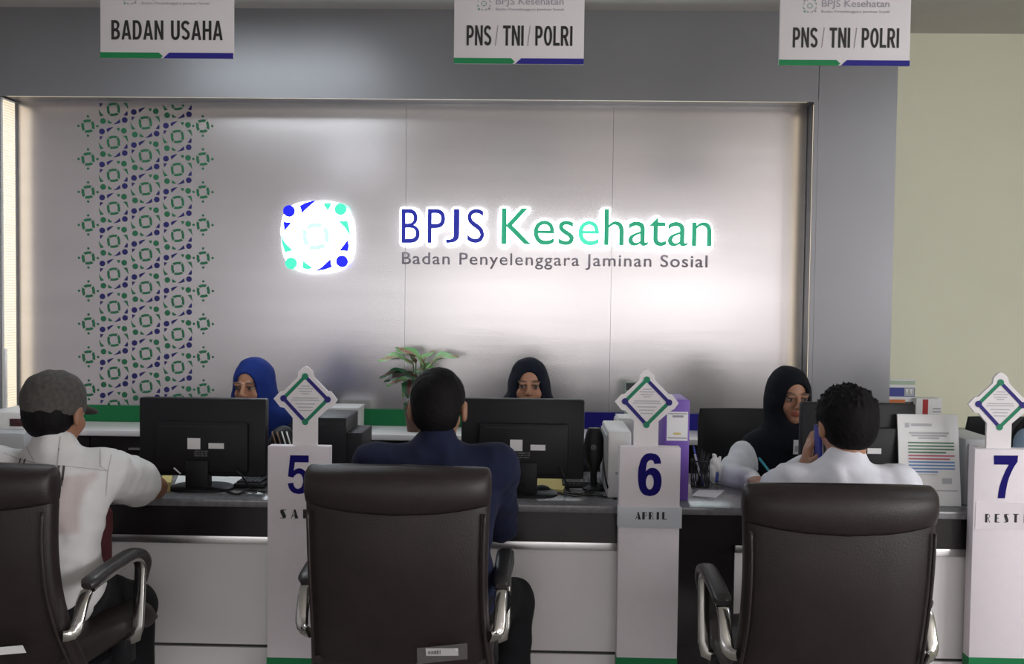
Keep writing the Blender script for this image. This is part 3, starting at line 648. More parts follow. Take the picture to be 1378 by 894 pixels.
# ------------------------------------------------------------------ executive chairs
def ring(c, w, th, n=4.5, N=44, curve=0.0, zf=None):
    out = []
    for k in range(N):
        a = 2*math.pi*k/N; cx = math.cos(a); sy = math.sin(a)
        x = w/2*math.copysign(abs(cx)**(2/n), cx); y = th/2*math.copysign(abs(sy)**(2/n), sy)
        u = 2*x/w if w else 0
        out.append(Vector((c[0]+x, c[1]+y+curve*u*u, c[2]+(zf(u) if zf else 0))))
    return out
def make_exec(label):
    t = thing('office_chair', label, 'chair', (0, 0, 0), 'brown leather armchairs at the counters')
    def wid(z): s = (z-.42)/.60; return .505+.030*(s-.45)**2*4*(.5 if s > .45 else 1.3)
    def yb(z): s = (z-.42)/.60; return -.235-.075*s-.035*math.sin(s*math.pi*1.1)+.05*(1-s)**2
    seam = .925; zf = lambda u: -.022*(1-u*u)
    rs = []
    for k in range(15):
        s = k/14; z = .42+(seam-.42)*s; th = .075
        if k == 0: rs.append(ring((0, yb(z), z-.012), wid(z)*.9, .03, curve=.045))
        rs.append(ring((0, yb(z), z), wid(z), th, curve=.045, zf=(lambda u, q=s: zf(u)*q**3)))
    b = MB().loft(rs).build('backrest', M_LEATHER, t, True, 60)
    rs = []
    for z, w, th, o in ((.926, 1, .070, 0), (.934, 1.004, .088, 0), (.955, 1.01, .106, -.004), (.978, 1.01, .108, -.006), (1.0, 1.008, .100, -.006), (1.016, 1.0, .082, -.004), (1.026, .985, .055, 0), (1.031, .96, .025, 0)):
        q = max(0, 1-(z-.926)/.06)
        rs.append(ring((0, yb(z)+o-.004, z), wid(.95)*w, th, curve=.045, zf=(lambda u, q=q, z=z: zf(u)*q+(.004*(1-u*u)-.006*u*u if z > 1 else 0))))
    MB().loft(rs).build('headrest', M_LEATHER, t, True, 60)
    for s in (-1, 1):
        pts = []
        for k in range(24):
            z = .43+(.905-.43)*k/23; pts.append((s*(wid(z)/2-.012), yb(z)+.045-.044-(.012 if z > .935 else 0), z))
        MB().tube(pts, .005, 8).build('piping', M_PIPING, t, True)
    # seat
    rs = []
    for k in range(15):
        s = k/14; y = -.20+.50*s; e = min(1, (1-abs(2*s-1))*6)**.5 if 0 < s < 1 else .12
        zc = .452-.03*max(0, s-.75)**2*16
        rs.append([Vector((p.x, y, zc+p.y)) for p in ring((0, 0, 0), .50+.02*e, .13*max(e, .25), n=3.2)])
    MB().loft(rs).build('seat', M_LEATHER, t, True, 50)
    rs = []
    for zz, sc in ((.385, .9), (.37, 1), (.345, .98), (.335, .8)):
        rs.append([Vector((p.x*sc, p.y*sc+.04, zz)) for p in ring((0, 0, 0), .44, .42, n=4)])
    MB().loft(rs).build('seat_pan', M_BLACKPL, t, True, 40)
    for s in (-1, 1):
        x = s*.285
        def bez(P, n=8):
            P = [Vector(p) for p in P]; out = []
            for k in range(n+1):
                q = k/n; out.append(P[0]*(1-q)**2+P[1]*2*q*(1-q)+P[2]*q*q)
            return out
        rear = bez([(x-s*.028, -.235, .565), (x, -.215, .56), (x, -.205, .60)], 5)
        path = rear+[Vector((x, -.185, .645))]+bez([(x, -.17, .665), (x, -.155, .68), (x, -.10, .685)], 5)+bez([(x, .03, .70), (x, .125, .71), (x, .13, .66)], 8)+[Vector((x, .125, .58)), Vector((x, .115, .48)), Vector((x-s*.005, .11, .445)), Vector((x-s*.04, .108, .43))]
        fr_ = MB().tube(path, .016, 12, sx=1.15, sy=.62, upv=(0.001, 1, .4), n=3).build('arm_frame', M_CHROME, t, True, 50)
        pad = bez([(x, -.165, .688), (x, -.12, .702), (x, -.04, .71)], 6)+bez([(x, .03, .716), (x, .145, .728), (x, .148, .66)], 10)+[Vector((x, .143, .61))]
        n_ = len(pad); MB().tube(pad, [.012]+[.020]*(n_-3)+[.018, .010], 14, sx=1.35, sy=.8, upv=(0.001, .7, .7), n=2.6).build('arm_pad', M_PAD, t, True, 50)
        MB().box(x-s*.05-.03, x-s*.05+.03, .08, .14, .36, .445, .006).build('arm_bracket', M_BLACKPL, t, True, 40)
    MB().lathe((0, .03, 0), [(.028, .09), (.028, .22), (.02, .22), (.02, .335), (.055, .335)], 20).build('gas_lift', M_BLACKPL, t, True, 40)
    for k in range(5):
        a = 2*math.pi*k/5+.3; d = Vector((math.cos(a), math.sin(a), 0)); c0 = Vector((0, .03, .10))
        MB().tube([c0, c0+d*.15+Vector((0, 0, .0)), c0+d*.30+Vector((0, 0, -.02))], [.03, .026, .018], 10).build('base_leg', M_CHROME, t, True)
        cc = c0+d*.30; cc.z = .0; w_ = MB(); side = Vector((-d.y, d.x, 0))
        w_.loft([[cc+side*(q*.022)+Vector((0, 0, .028))+d*(.028*math.cos(j*math.pi/8))+Vector((0, 0, .028*math.sin(j*math.pi/8))) for j in range(16)] for q in (-1, 1)])
        w_.build('caster', M_BLACKPL, t, True, 40)
    return t
def place(t, x, y, rz):
    t.location = (x, y, 0); t.rotation_euler = (0, 0, math.radians(rz))
CH_Y = 2.93
ch2 = make_exec('dark brown leather armchair in the middle, under the man in the navy jacket')
def chair_at(t, pcx, ptop, rz, yback=2.63):
    p = U(pcx, ptop, yback); place(t, p.x, yback+.30, rz)
ch3 = copy_tree(ch2); ch3['label'] = 'dark brown leather armchair at the right, under the man in the white shirt'
ch1 = copy_tree(ch2); ch1['label'] = 'dark brown leather armchair cut by the left edge, under the man in the cap'
chair_at(ch2, 536, 640, -1.0, 2.63); chair_at(ch3, 1134, 655, 0.5, 2.58); chair_at(ch1, -35, 640, -7, 2.60)
def lower(t, dz):
    for c_ in t.children:
        if c_.name.split('.')[0] in ('base_leg', 'caster', 'gas_lift'): continue
        c_.location.z += dz-(.024 if c_.name.startswith('arm') else 0)
lower(ch2, -.030); lower(ch3, -.052); lower(ch1, -.034)
def sticker(t, x0, x1, z0, z1, tape):
    """barcode label on the back of a chair, in the chair's own frame"""
    s = [c for c in t.children if c.name.startswith('backrest')][0]
    me = s.data; ys = lambda x, z: min((v.co.y for v in me.vertices if abs(v.co.x-x) < .03 and abs(v.co.z-z) < .03), default=-.3)
    def patch(nm, a, b, c, d, off, m, par):
        N = 6; P = [(a+(b-a)*i/N, c+(d-c)*j/2) for j in range(3) for i in range(N+1)]
        ya, yb_ = ys(a, (c+d)/2), ys(b, (c+d)/2); yc, yd = ys((a+b)/2, c), ys((a+b)/2, d)
        vs = [(x, ya+(yb_-ya)*(x-a)/(b-a)+(yd-yc)*((z-c)/(d-c)-.5)-off, z) for x, z in P]
        fs = [(j*(N+1)+i, j*(N+1)+i+1, (j+1)*(N+1)+i+1, (j+1)*(N+1)+i) for j in range(2) for i in range(N)]
        o = bpy.data.objects.new(nm, bpy.data.meshes.new(nm)); vs = [(v[0], v[1], v[2]+dz_) for v in vs]; o.data.from_pydata(vs, [], fs); o.data.materials.append(m); COL.objects.link(o); o.parent = par; return o
    dz_ = s.location.z; z0 -= dz_; z1 -= dz_
    st = patch('barcode_sticker', x0, x1, z0, z1, .005, M_PAPER, t)
    if tape: patch('clear_tape', x0-.02, x1+.025, z0-.012, z1+.012, .003, M_CLEAR, t)
    x = x0+.006
    for k in range(9):
        w = random.choice((.0012, .002, .003)); patch('barcode_bar', x, x+w, z0+.008, z0+.02, .0058, M_INK, st); x += w+.0018
# ------------------------------------------------------------------ signed-distance modelling for people
def axis(lo, hi, coarse, fine=()):
    out = [lo]
    while out[-1] < hi:
        x = out[-1]; h = coarse
        for a, b, s in fine:
            if a-.01 <= x <= b+.01: h = min(h, s)
        out.append(x+h)
    return np.array(out, dtype=np.float64)
def smin(a, b, k):
    h = np.maximum(k-np.abs(a-b), 0)/k
    return np.minimum(a, b)-h*h*k*.25
class SDF:
    def __init__(s): s.ops = []
    def cap(s, a, b, ra, rb, k=.02, op='u', flat=None):
        s.ops.append(('cap', np.array(a, float), np.array(b, float), ra, rb, k, op, flat)); return s
    def ell(s, c, r, R=None, k=.02, op='u'):
        s.ops.append(('ell', np.array(c, float), np.array(r, float), np.eye(3) if R is None else np.array(R, float), None, k, op, None)); return s
    def cut(s, p, n, k=.004):
        """remove what lies on the side the normal points to"""
        s.ops.append(('cut', np.array(p, float), np.array(n, float)/np.linalg.norm(n), None, None, k, 'c', None)); return s
    def rip(s, amp, fr, ph=0.0, box=None): s.ops.append(('rip', amp, fr, ph, box, 0, 'r', None)); return s
    def bounds(s):
        lo = np.full(3, 9.); hi = np.full(3, -9.)
        for o in s.ops:
            if o[6] != 'u': continue
            if o[0] == 'cap':
                r = max(o[3], o[4]); lo = np.minimum(lo, np.minimum(o[1], o[2])-r); hi = np.maximum(hi, np.maximum(o[1], o[2])+r)
            else:
                r = o[2].max(); lo = np.minimum(lo, o[1]-r); hi = np.maximum(hi, o[1]+r)
        return lo-.03, hi+.03
    def mesh(s, name, coarse=.009, fine=()):
        lo, hi = s.bounds()
        ax = [axis(lo[i], hi[i], coarse, [(f[0][i], f[1][i], f[2]) for f in fine]) for i in range(3)]
        Fd = np.full([len(a) for a in ax], .15, dtype=np.float32)
        for o in s.ops:
            kind, op, k = o[0], o[6], o[5]
            if kind == 'cut':
                d = ((ax[0]-o[1][0])*o[2][0])[:, None, None]+((ax[1]-o[1][1])*o[2][1])[None, :, None]+((ax[2]-o[1][2])*o[2][2])[None, None, :]
                Fd = np.maximum(Fd, d.astype(np.float32)); continue
            if kind == 'rip':
                amp, fr, ph, bx = o[1], o[2], o[3], o[4]
                X, Y_, Z = ax[0][:, None, None], ax[1][None, :, None], ax[2][None, None, :]
                n = np.sin(fr*(X*.9+Y_*.5+Z*.35)+ph+1.7*np.sin(fr*.45*(Z-X)+ph))*np.sin(fr*.6*(Z*1.1-Y_*.7+X*.2)+2*ph)
                Fd = Fd+(amp*n).astype(np.float32); continue
            if kind == 'cap':
                r = max(o[3], o[4])+k+.02; l = np.minimum(o[1], o[2])-r; h = np.maximum(o[1], o[2])+r
            else:
                r = o[2].max()+k+.02; l = o[1]-r; h = o[1]+r
            sl = tuple(slice(max(0, np.searchsorted(ax[i], l[i])-1), np.searchsorted(ax[i], h[i])+1) for i in range(3))
            X, Y_, Z = ax[0][sl[0]][:, None, None], ax[1][sl[1]][None, :, None], ax[2][sl[2]][None, None, :]
            if X.size == 0 or Y_.size == 0 or Z.size == 0: continue
            if kind == 'cap':
                a, b = o[1], o[2]; ab = b-a; L2 = max(ab@ab, 1e-9)
                t = np.clip(((X-a[0])*ab[0]+(Y_-a[1])*ab[1]+(Z-a[2])*ab[2])/L2, 0, 1)
                dx, dy, dz = X-a[0]-t*ab[0], Y_-a[1]-t*ab[1], Z-a[2]-t*ab[2]
                if o[7] is not None:   # flattened along a direction by a factor
                    n, q = o[7]; dn = dx*n[0]+dy*n[1]+dz*n[2]; dx = dx+n[0]*dn*(q-1); dy = dy+n[1]*dn*(q-1); dz = dz+n[2]*dn*(q-1)
                d = np.sqrt(dx*dx+dy*dy+dz*dz)-(o[3]+(o[4]-o[3])*t)
            else:
                c, r, R = o[1], o[2], o[3]; p = [(X-c[0])*R[0][i]+(Y_-c[1])*R[1][i]+(Z-c[2])*R[2][i] for i in range(3)]
                k0 = np.sqrt((p[0]/r[0])**2+(p[1]/r[1])**2+(p[2]/r[2])**2); k1 = np.sqrt((p[0]/r[0]**2)**2+(p[1]/r[1]**2)**2+(p[2]/r[2]**2)**2)
                d = k0*(k0-1)/np.maximum(k1, 1e-6)
            d = d.astype(np.float32); sub = Fd[sl]
            if op == 'u': Fd[sl] = smin(sub, d, k)
            else: Fd[sl] = -smin(-sub, d, k)
        return nets(Fd, ax, name)
def paint(me, fn):
    n = len(me.vertices); co = np.empty(n*3, np.float32); me.vertices.foreach_get('co', co); co = co.reshape(-1, 3)
    c = np.ones((n, 4), np.float32); c[:, :3] = fn(co)
    a = me.color_attributes.new('tint', 'FLOAT_COLOR', 'POINT'); a.data.foreach_set('color', c.ravel())
def frame(fwd, tilt_up=(0, 0, 1)):
    f = Vector(fwd).normalized(); r = f.cross(Vector(tilt_up)).normalized(); u = r.cross(f)
    return np.array([[r.x, f.x, u.x], [r.y, f.y, u.y], [r.z, f.z, u.z]])   # columns right, forward, up
def M_cloth(name, col, **k): return mat(name, col, .85, noise=.12, nscale=25, bump=.25, bscale=350, sheen=.02, spec=.2, **k)
M_SKIN = mat('skin', (.4, .22, .15), .5, attr='tint', bump=.05, bscale=300)
def hand(S, w, d, n, side, curl=.5, thumb=.5, sc=1.0, fan=.02, lens=(.062, .070, .066, .052)):
    """wrist w, fingers along d, back of the hand along n, thumb on +side"""
    w, d, n, side = [np.array(q, float) for q in (w, d, n, side)]
    d /= np.linalg.norm(d); n = n-d*(n@d); n /= np.linalg.norm(n); sd = np.cross(d, n); sd = sd if sd@side > 0 else -sd
    R = np.stack([sd, d, n], 1)
    S.ell(w+d*.048*sc, np.array((.041, .052, .017))*sc, R, k=.015)
    for i in range(4):
        p = w+d*.085*sc+sd*(.029-.0195*i)*sc; L = lens[i]*sc; a = 0.; q = p
        for j, (fr, r) in enumerate(((.45, .0092), (.32, .0085), (.23, .0078))):
            a += curl*(.7 if j == 0 else 1.0); dirv = d*math.cos(a)-n*math.sin(a)+sd*fan*(1.5-i)
            q2 = q+dirv*L*fr*1.15; S.cap(q, q2, r*sc, r*sc*.93, k=.004); q = q2
    p = w+d*.028*sc+sd*.034*sc; q = p+(d*.6+sd*.6-n*.35*thumb)*.038*sc; S.cap(w+d*.02*sc+sd*.02*sc, q, .0135*sc, .011*sc, k=.01)
    q2 = q+(d*.85+sd*.1-n*.6*thumb)*.034*sc; S.cap(q, q2, .0105*sc, .0085*sc, k=.004)
def head_ops(S, hc, R, sc=1.0, female=False):
    T = lambda x, y, z: np.array(hc)+R@(np.array((x, y, z))*sc)
    E = lambda c, r, k=.015, op='u': S.ell(T(*c), np.array(r)*sc, R, k, op)
    E((0, -.015, .03), (.074, .094, .086)); E((0, .022, -.045), (.057, .066, .068), .03); E((0, .066, -.094), (.022, .020, .018), .025)
    for s in (-1, 1):
        E((s*.038, .058, -.030), (.022, .022, .024), .02)                # cheek
        E((s*.032, .098, .006), (.018, .014, .012), .012, 's')           # eye socket
        E((s*.032, .078, .005), (.0135, .0125, .0125), .003)             # eyeball
        E((s*.031, .084, .0155), (.017, .006, .0045), .004)              # lid
        E((s*.033, .083, .028), (.022, .007, .006), .010)                # brow
        E((s*.012, .098, -.028), (.0075, .009, .007), .006)              # nostril wing
        E((s*.082, -.012, -.006), (.012, .022, .033), .008)              # ear
        E((s*.092, -.006, -.004), (.005, .011, .018), .005, 's')
    S.cap(T(0, .086, .018), T(0, .105, -.020), .0075*sc, .0115*sc, .012)
    E((0, .087, -.052), (.023, .010, .0055), .005); E((0, .086, -.063), (.020, .010, .0065), .005)
    S.cap(T(-.022, .101, -.0572), T(.022, .101, -.0572), .0025*sc, .0025*sc, .003, 's')
    return T
def skin_paint(hc, R, skin, sc=1.0, female=False):
    skin = np.array(skin)
    def fn(co):
        p = (co-np.array(hc, np.float32))@R/sc; c = np.tile(skin, (len(co), 1))
        front = p[:, 1] > .04; ax_ = np.abs(p[:, 0])
        def mixin(m, col): c[:] = c*(1-m[:, None])+np.array(col)*m[:, None]
        sm = lambda v, w: np.clip(1-v/w, 0, 1)
        lip = front*sm(np.maximum(np.abs(p[:, 0])/.024, np.abs(p[:, 2]+.0575)/.011)-.8, .35); mixin(lip, (skin*.9*np.array((1.0, .55, .6))))
        brow = front*sm(np.maximum(np.abs(ax_-.034)/.021, np.abs(p[:, 2]-.030+(ax_-.03)**2*8)/.0042)-.8, .5); mixin(brow*.8, (.03, .02, .016))
        eye = front*sm(np.maximum(np.abs(ax_-.032)/.0145, np.abs(p[:, 2]-.0055)/.0062)-.85, .3); mixin(eye*.9, (.30, .27, .25))
        iris = front*sm(np.sqrt((ax_-.032)**2+(p[:, 2]-.0055)**2)/.0062-.8, .4); mixin(iris, (.012, .008, .006))
        lash = front*sm(np.maximum(np.abs(ax_-.032)/.0165, np.abs(p[:, 2]-.0125)/.0028)-.8, .5); mixin(lash*.85, (.02, .014, .012))
        cheek = front*np.exp(-(((ax_-.04)/.02)**2+((p[:, 2]+.03)/.02)**2)); mixin(cheek*.15, skin*np.array((1.1, .75, .7)))
        return c
    return fn
def person(label, J, top_mat, leg_mat, skin, hc, hf, hu=(0, 0, 1), sc=1.0, hsc=1.0, sleeve='long', wear=None, hair=None, hands=None, bulk=1.0, top_paint=None, top_name='shirt', fine_hands=(), drape=None, collar=True):
    """J: world joints; the body is one skin mesh, garments are its children"""
    V = {k: np.array(v, float) for k, v in J.items()}
    tf = V['fwd']; Rt = frame(tf); R = frame(hf, hu)
    body = SDF()
    def torso(S, g, k=.05):
        S.ell(V['pelvis'], np.array((.160*bulk, .118*bulk, .115))*sc+g, Rt, k); S.ell(V['waist'], np.array((.138*bulk, .105*bulk, .13))*sc+g, Rt, k)
        S.ell(V['chest'], np.array((.155*bulk, .112*bulk, .155))*sc+g, Rt, k)
        mid = (V['shL']+V['shR'])/2
        S.cap(V['shL'], V['shR'], .056*sc+g, .056*sc+g, k)
        S.cap(V['chest'], V['neck'], .085*sc+g, .052*sc+g, .05)
    def arm(S, s, g, part=1.0, r=(.050, .041, .027)):
        a, e, w = V['sh'+s], V['el'+s], V['wr'+s]
        S.cap(a, e if part >= 1 else a+(e-a)*part, r[0]*sc+g, (r[1] if part >= 1 else r[0]+(r[1]-r[0])*part)*sc+g, .025)
        return a, e, w
    torso(body, 0)
    for s in 'LR':
        a, e, w = arm(body, s, 0); body.cap(e, w, .040*sc, .026*sc, .012)
        hp, kn, an, to = V['hip'+s], V['kn'+s], V['an'+s], V['an'+s]+np.array(Rt[:, 1])*.15-np.array((0, 0, .045))
        body.cap(hp, kn, .080*sc, .056*sc, .03); body.cap(kn, an, .054*sc, .036*sc, .015); body.cap(an-np.array((0, 0, .02)), to, .035, .026, .02)
        if hands and s in hands: hand(body, w, **hands[s])
        else:
            d = w-e; d = d/np.linalg.norm(d); hand(body, w, d*np.array((1, 1, .2)), (0, 0, 1), (Rt[:, 0] if s == 'L' else -Rt[:, 0]), curl=.35)
    nk = np.array(hc)+R@(np.array((0, -.025, -.06))*hsc)
    body.cap(V['neck']-np.array((0, 0, .03)), nk, .054*sc, .050*sc, .025)
    T = head_ops(body, hc, R, hsc)
    fine = [(np.array(hc)-.115, np.array(hc)+.125, .0042)]
    for f in fine_hands: fine.append((np.array(f)-.085, np.array(f)+.085, .0042))
    me = body.mesh('person', .0125, fine)
    paint(me, skin_paint(np.array(hc), R, skin, hsc))
    root = bpy.data.objects.new('person', me); COL.objects.link(root); me.materials.append(M_SKIN); tag(root, label, 'person')
    # upper garment
    S = SDF(); g = .014
    torso(S, g)
    for s in 'LR':
        if sleeve == 'long':
            a, e, w = arm(S, s, g+.004); S.cap(e, e+(w-e)*.93, .042*sc+g, .033*sc+g*.8, .02)
        else:
            a, e, w = arm(S, s, g+.010, .60, (.058, .056, .03)); S.cap(a+(e-a)*.58, a+(e-a)*.66, .056*sc+g, .054*sc+g, .02)
    for s in ('LR' if sleeve == 'long' else ''):   # jacket or shirt tails over the hips
        S.cap(V['hip'+s], V['hip'+s]+(V['kn'+s]-V['hip'+s])*.04, .088*sc+g, .086*sc+g, .04)
    if collar:
        cd = nk-V['neck']; cd = cd/np.linalg.norm(cd)
        S.cap(V['neck']-cd*.01, V['neck']+cd*.030, .066*sc, .060*sc, .012)
    S.rip(.0042, 46, 1.3); S.rip(.0025, 95, .4)
    tm = S.mesh(top_name, .0105, [])
    if top_paint is not None: paint(tm, lambda co: top_paint(co, V, Rt))
    new_obj(top_name, tm, top_mat, root)
    S = SDF(); g = .012
    S.ell(V['pelvis']-np.array((0, 0, .01)), np.array((.160*bulk, .120*bulk, .105))*sc+g, Rt, .05)
    for s in 'LR':
        S.cap(V['hip'+s], V['kn'+s], .083*sc+g, .060*sc+g, .03); S.cap(V['kn'+s], V['an'+s]+np.array((0, 0, .03)), .058*sc+g, .052*sc+g, .02)
    S.rip(.004, 40, .7)
    new_obj('trousers', S.mesh('trousers', .014, []), leg_mat, root)
    for s in 'LR':
        S = SDF(); an = V['an'+s]; f = Rt[:, 1]
        S.cap(an+np.array((0, 0, -.045))-f*.02, an+f*.15+np.array((0, 0, -.055)), .042, .036, .02); S.cut(an+np.array((0, 0, -.086)), (0, 0, -1))
        new_obj('shoe', S.mesh('shoe', .011, []), M_BLACKPL, root)
    if wear: wear(root, T, R, np.array(hc), V, Rt, hsc)
    return root, T, R
def seated(cx, cy, seat, yaw, **over):
    """default seated joints in metres; yaw 0 faces +y; `over` replaces joints with world points"""
    c, s = math.cos(yaw), math.sin(yaw)
    P = lambda x, y, z: np.array((cx+c*x-s*y, cy+s*x+c*y, seat+z))
    J = dict(pelvis=P(0, 0, .10), waist=P(0, .01, .23), chest=P(0, .02, .37), neck=P(0, .03, .52), shL=P(-.155, .02, .46), shR=P(.155, .02, .46),
             elL=P(-.22, .16, .27), elR=P(.22, .16, .27), wrL=P(-.12, .38, .29), wrR=P(.12, .38, .29), hipL=P(-.085, .02, .075), hipR=P(.085, .02, .075),
             knL=P(-.12, .42, .075), knR=P(.12, .42, .075), anL=P(-.12, .40, 0), anR=P(.12, .40, 0), fwd=np.array((-s, c, 0)))
    for k in ('anL', 'anR'): J[k][2] = .09
    for k, v in over.items(): J[k] = np.array(v, float)
    for q in 'LR':
        if 'kn'+q in over and 'an'+q not in over: J['an'+q] = np.array((J['kn'+q][0], J['kn'+q][1]-.02, .09))
    return J
M_HAIR = mat('black_hair', (.006, .005, .006), .7, spec=.15, bump=.6, bscale=260, stretch=(1, 1, .35), noise=.4, nscale=60)
def short_hair(spiky=0.0, nape=-.060, gx=1.0, grow=1.0):
    def wear(root, T, R, hc, V, Rt, hsc):
        S = SDF(); E = lambda c, r, k=.015, op='u': S.ell(T(*c), np.array(r)*hsc, R, k, op)
        E((0, -.018, .034), (.084*grow*gx, .103*grow, .094*grow)); E((0, -.05, -.02), (.070*grow, .060, .062), .03)
        if spiky:
            for k in range(260):
                a = random.uniform(0, 2*math.pi); z = random.uniform(.15, 1); rr = math.sqrt(1-z*z)
                n = np.array((rr*math.cos(a), rr*math.sin(a), z)); p = np.array((0, -.018, .034))+n*np.array((.080*gx, .098, .090))*grow
                q = p+(n+np.array((random.uniform(-.5, .5), random.uniform(-.5, .5), .5)))*spiky
                S.cap(T(*p), T(*q), .006*hsc, .0015, .006)
        E((0, .115, -.030), (.066, .070, .088), .010, 's')
        for s in (-1, 1): E((s*.104*gx, -.012, -.036), (.036, .066, .060), .016, 's')
        S.cut(T(0, 0, nape), R@np.array((0, .35, -1)))
        S.rip(.0018, 260, .3)
        new_obj('hair', S.mesh('hair', .0055, []), M_HAIR, root)
    return wear
def hijab(m, fold=1.0, pin=None, tail=0.0, face=(.066, .092)):
    def wear(root, T, R, hc, V, Rt, hsc):
        S = SDF(); E = lambda c, r, k=.02, op='u': S.ell(T(*c), np.array(r)*hsc, R, k, op)
        E((0, -.022, .026), (.092, .112, .104)); E((0, -.020, -.055), (.090, .098, .098), .05)
        nb = V['neck']; f = Rt[:, 1]; r = Rt[:, 0]
        S.cap(T(0, -.01, -.08), nb+f*.02, .088*hsc, .105, .06)
        S.cap(V['shL']*.7+nb*.3, V['shR']*.7+nb*.3, .082, .082, .07)
        S.ell(V['chest']*.55+nb*.45+f*.045, (.150, .105, .150), Rt, .06)
        S.ell(V['chest']*.55+nb*.45-f*.045, (.150, .090, .135), Rt, .06)
        S.rip(.0028*fold, 45, .8); S.rip(.0012*fold, 110, 2.1)
        E((0, .125, -.002), (face[0], .092, face[1]), .008, 's'); E((0, .125, -.045), (face[0]*.93, .092, face[1]*.72), .02, 's')
        S.cut(V['chest']*.8+V['waist']*.2, (0, 0, -1))
        o = new_obj('headscarf', S.mesh('headscarf', .0075, [(hc-.13, hc+.13, .0052)]), m, root)
    return wear
# ------------------------------------------------------------------ the customers
SK1, SK2, SK3 = (.27, .13, .075), (.30, .15, .09), (.40, .20, .12)
M_SHIRT1 = mat('white_work_shirt', (.7, .7, .7), .85, attr='tint', bump=.3, bscale=300, noise=.06, nscale=20)
M_NAVY = M_cloth('navy_jacket_cloth', (.011, .015, .042))
M_SHIRT3 = M_cloth('white_shirt_cloth', (.78, .79, .85))
M_TROUS = M_cloth('black_trouser_cloth', (.010, .010, .012))
M_BLUEH = M_cloth('royal_blue_headscarf_cloth', (.010, .030, .19))
M_NAVYH = M_cloth('dark_navy_headscarf_cloth', (.006, .009, .018))
M_BLACKH = M_cloth('black_headscarf_cloth', (.005, .006, .010))
M_BLOUSE = M_cloth('white_blouse_cloth', (.72, .74, .78))
M_DRESS = M_cloth('dark_blouse_cloth', (.02, .022, .035))
M_LBLUEC = M_cloth('light_blue_blouse_cloth', (.27, .36, .47))
def T3(v): return np.array((v.x, v.y, v.z))
# man with cap, left
hc1 = T3(U(76, 556, 2.97))
sh1L, sh1R = T3(U(-8, 634, 2.93)), T3(U(140, 637, 2.98)); el1 = T3(U(209, 660, 3.42)); el1[2] = max(el1[2], ZT+.045)
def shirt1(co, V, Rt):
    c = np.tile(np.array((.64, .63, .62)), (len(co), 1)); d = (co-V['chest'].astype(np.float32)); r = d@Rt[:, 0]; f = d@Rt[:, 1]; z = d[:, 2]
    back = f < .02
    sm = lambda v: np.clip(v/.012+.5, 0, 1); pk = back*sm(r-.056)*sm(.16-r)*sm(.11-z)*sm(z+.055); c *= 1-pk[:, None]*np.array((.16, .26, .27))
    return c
def cap_wear(root, T, R, hc, V, Rt, hsc):
    short_hair(0, -.075)(root, T, R, hc, V, Rt, hsc)
    S = SDF(); E = lambda c, r, k=.012, op='u': S.ell(T(*c), np.array(r)*hsc, R, k, op)
    E((0, -.018, .034), (.090, .108, .094)); E((0, -.02, .070), (.074, .090, .056), .03); S.cut(T(0, 0, -.002), R@np.array((0, .14, -1))); S.rip(.002, 90, .2)
    me = S.mesh('flat_cap', .006, [])
    mc = mat('grey_check_cap_cloth', (.075, .068, .062), .9, noise=.45, nscale=70, bump=.3, bscale=400)
    cp = new_obj('cap', me, mc, root)
    S = SDF(); S.ell(T(0, .112, .014), np.array((.070, .055, .0085))*hsc, R@np.array([[1, 0, 0], [0, .97, .24], [0, -.24, .97]]), .01)
    new_obj('brim', S.mesh('brim', .005, []), mc, cp)
J = seated(0, 0, .5, 0, pelvis=U(62, 792, 2.90), waist=U(62, 742, 2.90), chest=U(66, 682, 2.91), neck=U(74, 607, 2.93), shL=sh1L, shR=sh1R, elR=el1,
           wrR=T3(U(165, 640, 3.66)), elL=T3(U(-60, 700, 3.15)), wrL=T3(U(15, 650, 3.48)), hipL=U(30, 800, 2.92), hipR=U(100, 800, 2.94), knL=U(50, 812, 3.30), knR=U(182, 812, 3.26), fwd=(.22, .97, 0))
man1, _, _ = person('man in a grey cap and white short-sleeved shirt leaning on the left counter', J, M_SHIRT1, M_TROUS, SK1, hc1, (.12, .98, -.14), sleeve='short', wear=cap_wear, bulk=1.08, top_paint=shirt1, hsc=1.0)
from mathutils.bvhtree import BVHTree
def stitch(garment, name, paths, width, m, root):
    bv = BVHTree.FromPolygons([v.co for v in garment.data.vertices], [p.vertices[:] for p in garment.data.polygons])
    for path in paths:
        pts = []
        for i in range(len(path)-1):
            for k in range(7):
                q = Vector(path[i]).lerp(Vector(path[i+1]), k/6); d = (U(q.x, q.y, 3)-CAMP).normalized(); h = bv.ray_cast(CAMP, d)
                if h[0]: pts.append((h[0]+h[1]*.0012, h[1]))
        if len(pts) < 3: continue
        vs = []; fs = []
        for i, (p, n) in enumerate(pts):
            t = (pts[min(i+1, len(pts)-1)][0]-pts[max(i-1, 0)][0]).normalized(); sd = t.cross(n).normalized()*width/2; vs += [p-sd, p+sd]
        fs = [(2*i, 2*i+1, 2*i+3, 2*i+2) for i in range(len(pts)-1)]
        me = bpy.data.meshes.new(name); me.from_pydata(vs, [], fs); new_obj(name, me, m, garment, True)
g1 = [c for c in man1.children if c.name.startswith('shirt')][0]
stitch(g1, 'stripe', [[(79, 627), (77, 645), (75, 655)], [(86, 627), (84, 645), (82, 655)], [(28, 617), (25, 629)], [(34, 618), (31, 629)]], .0065, mat('dark_stripe', (.06, .05, .055), .8), man1)
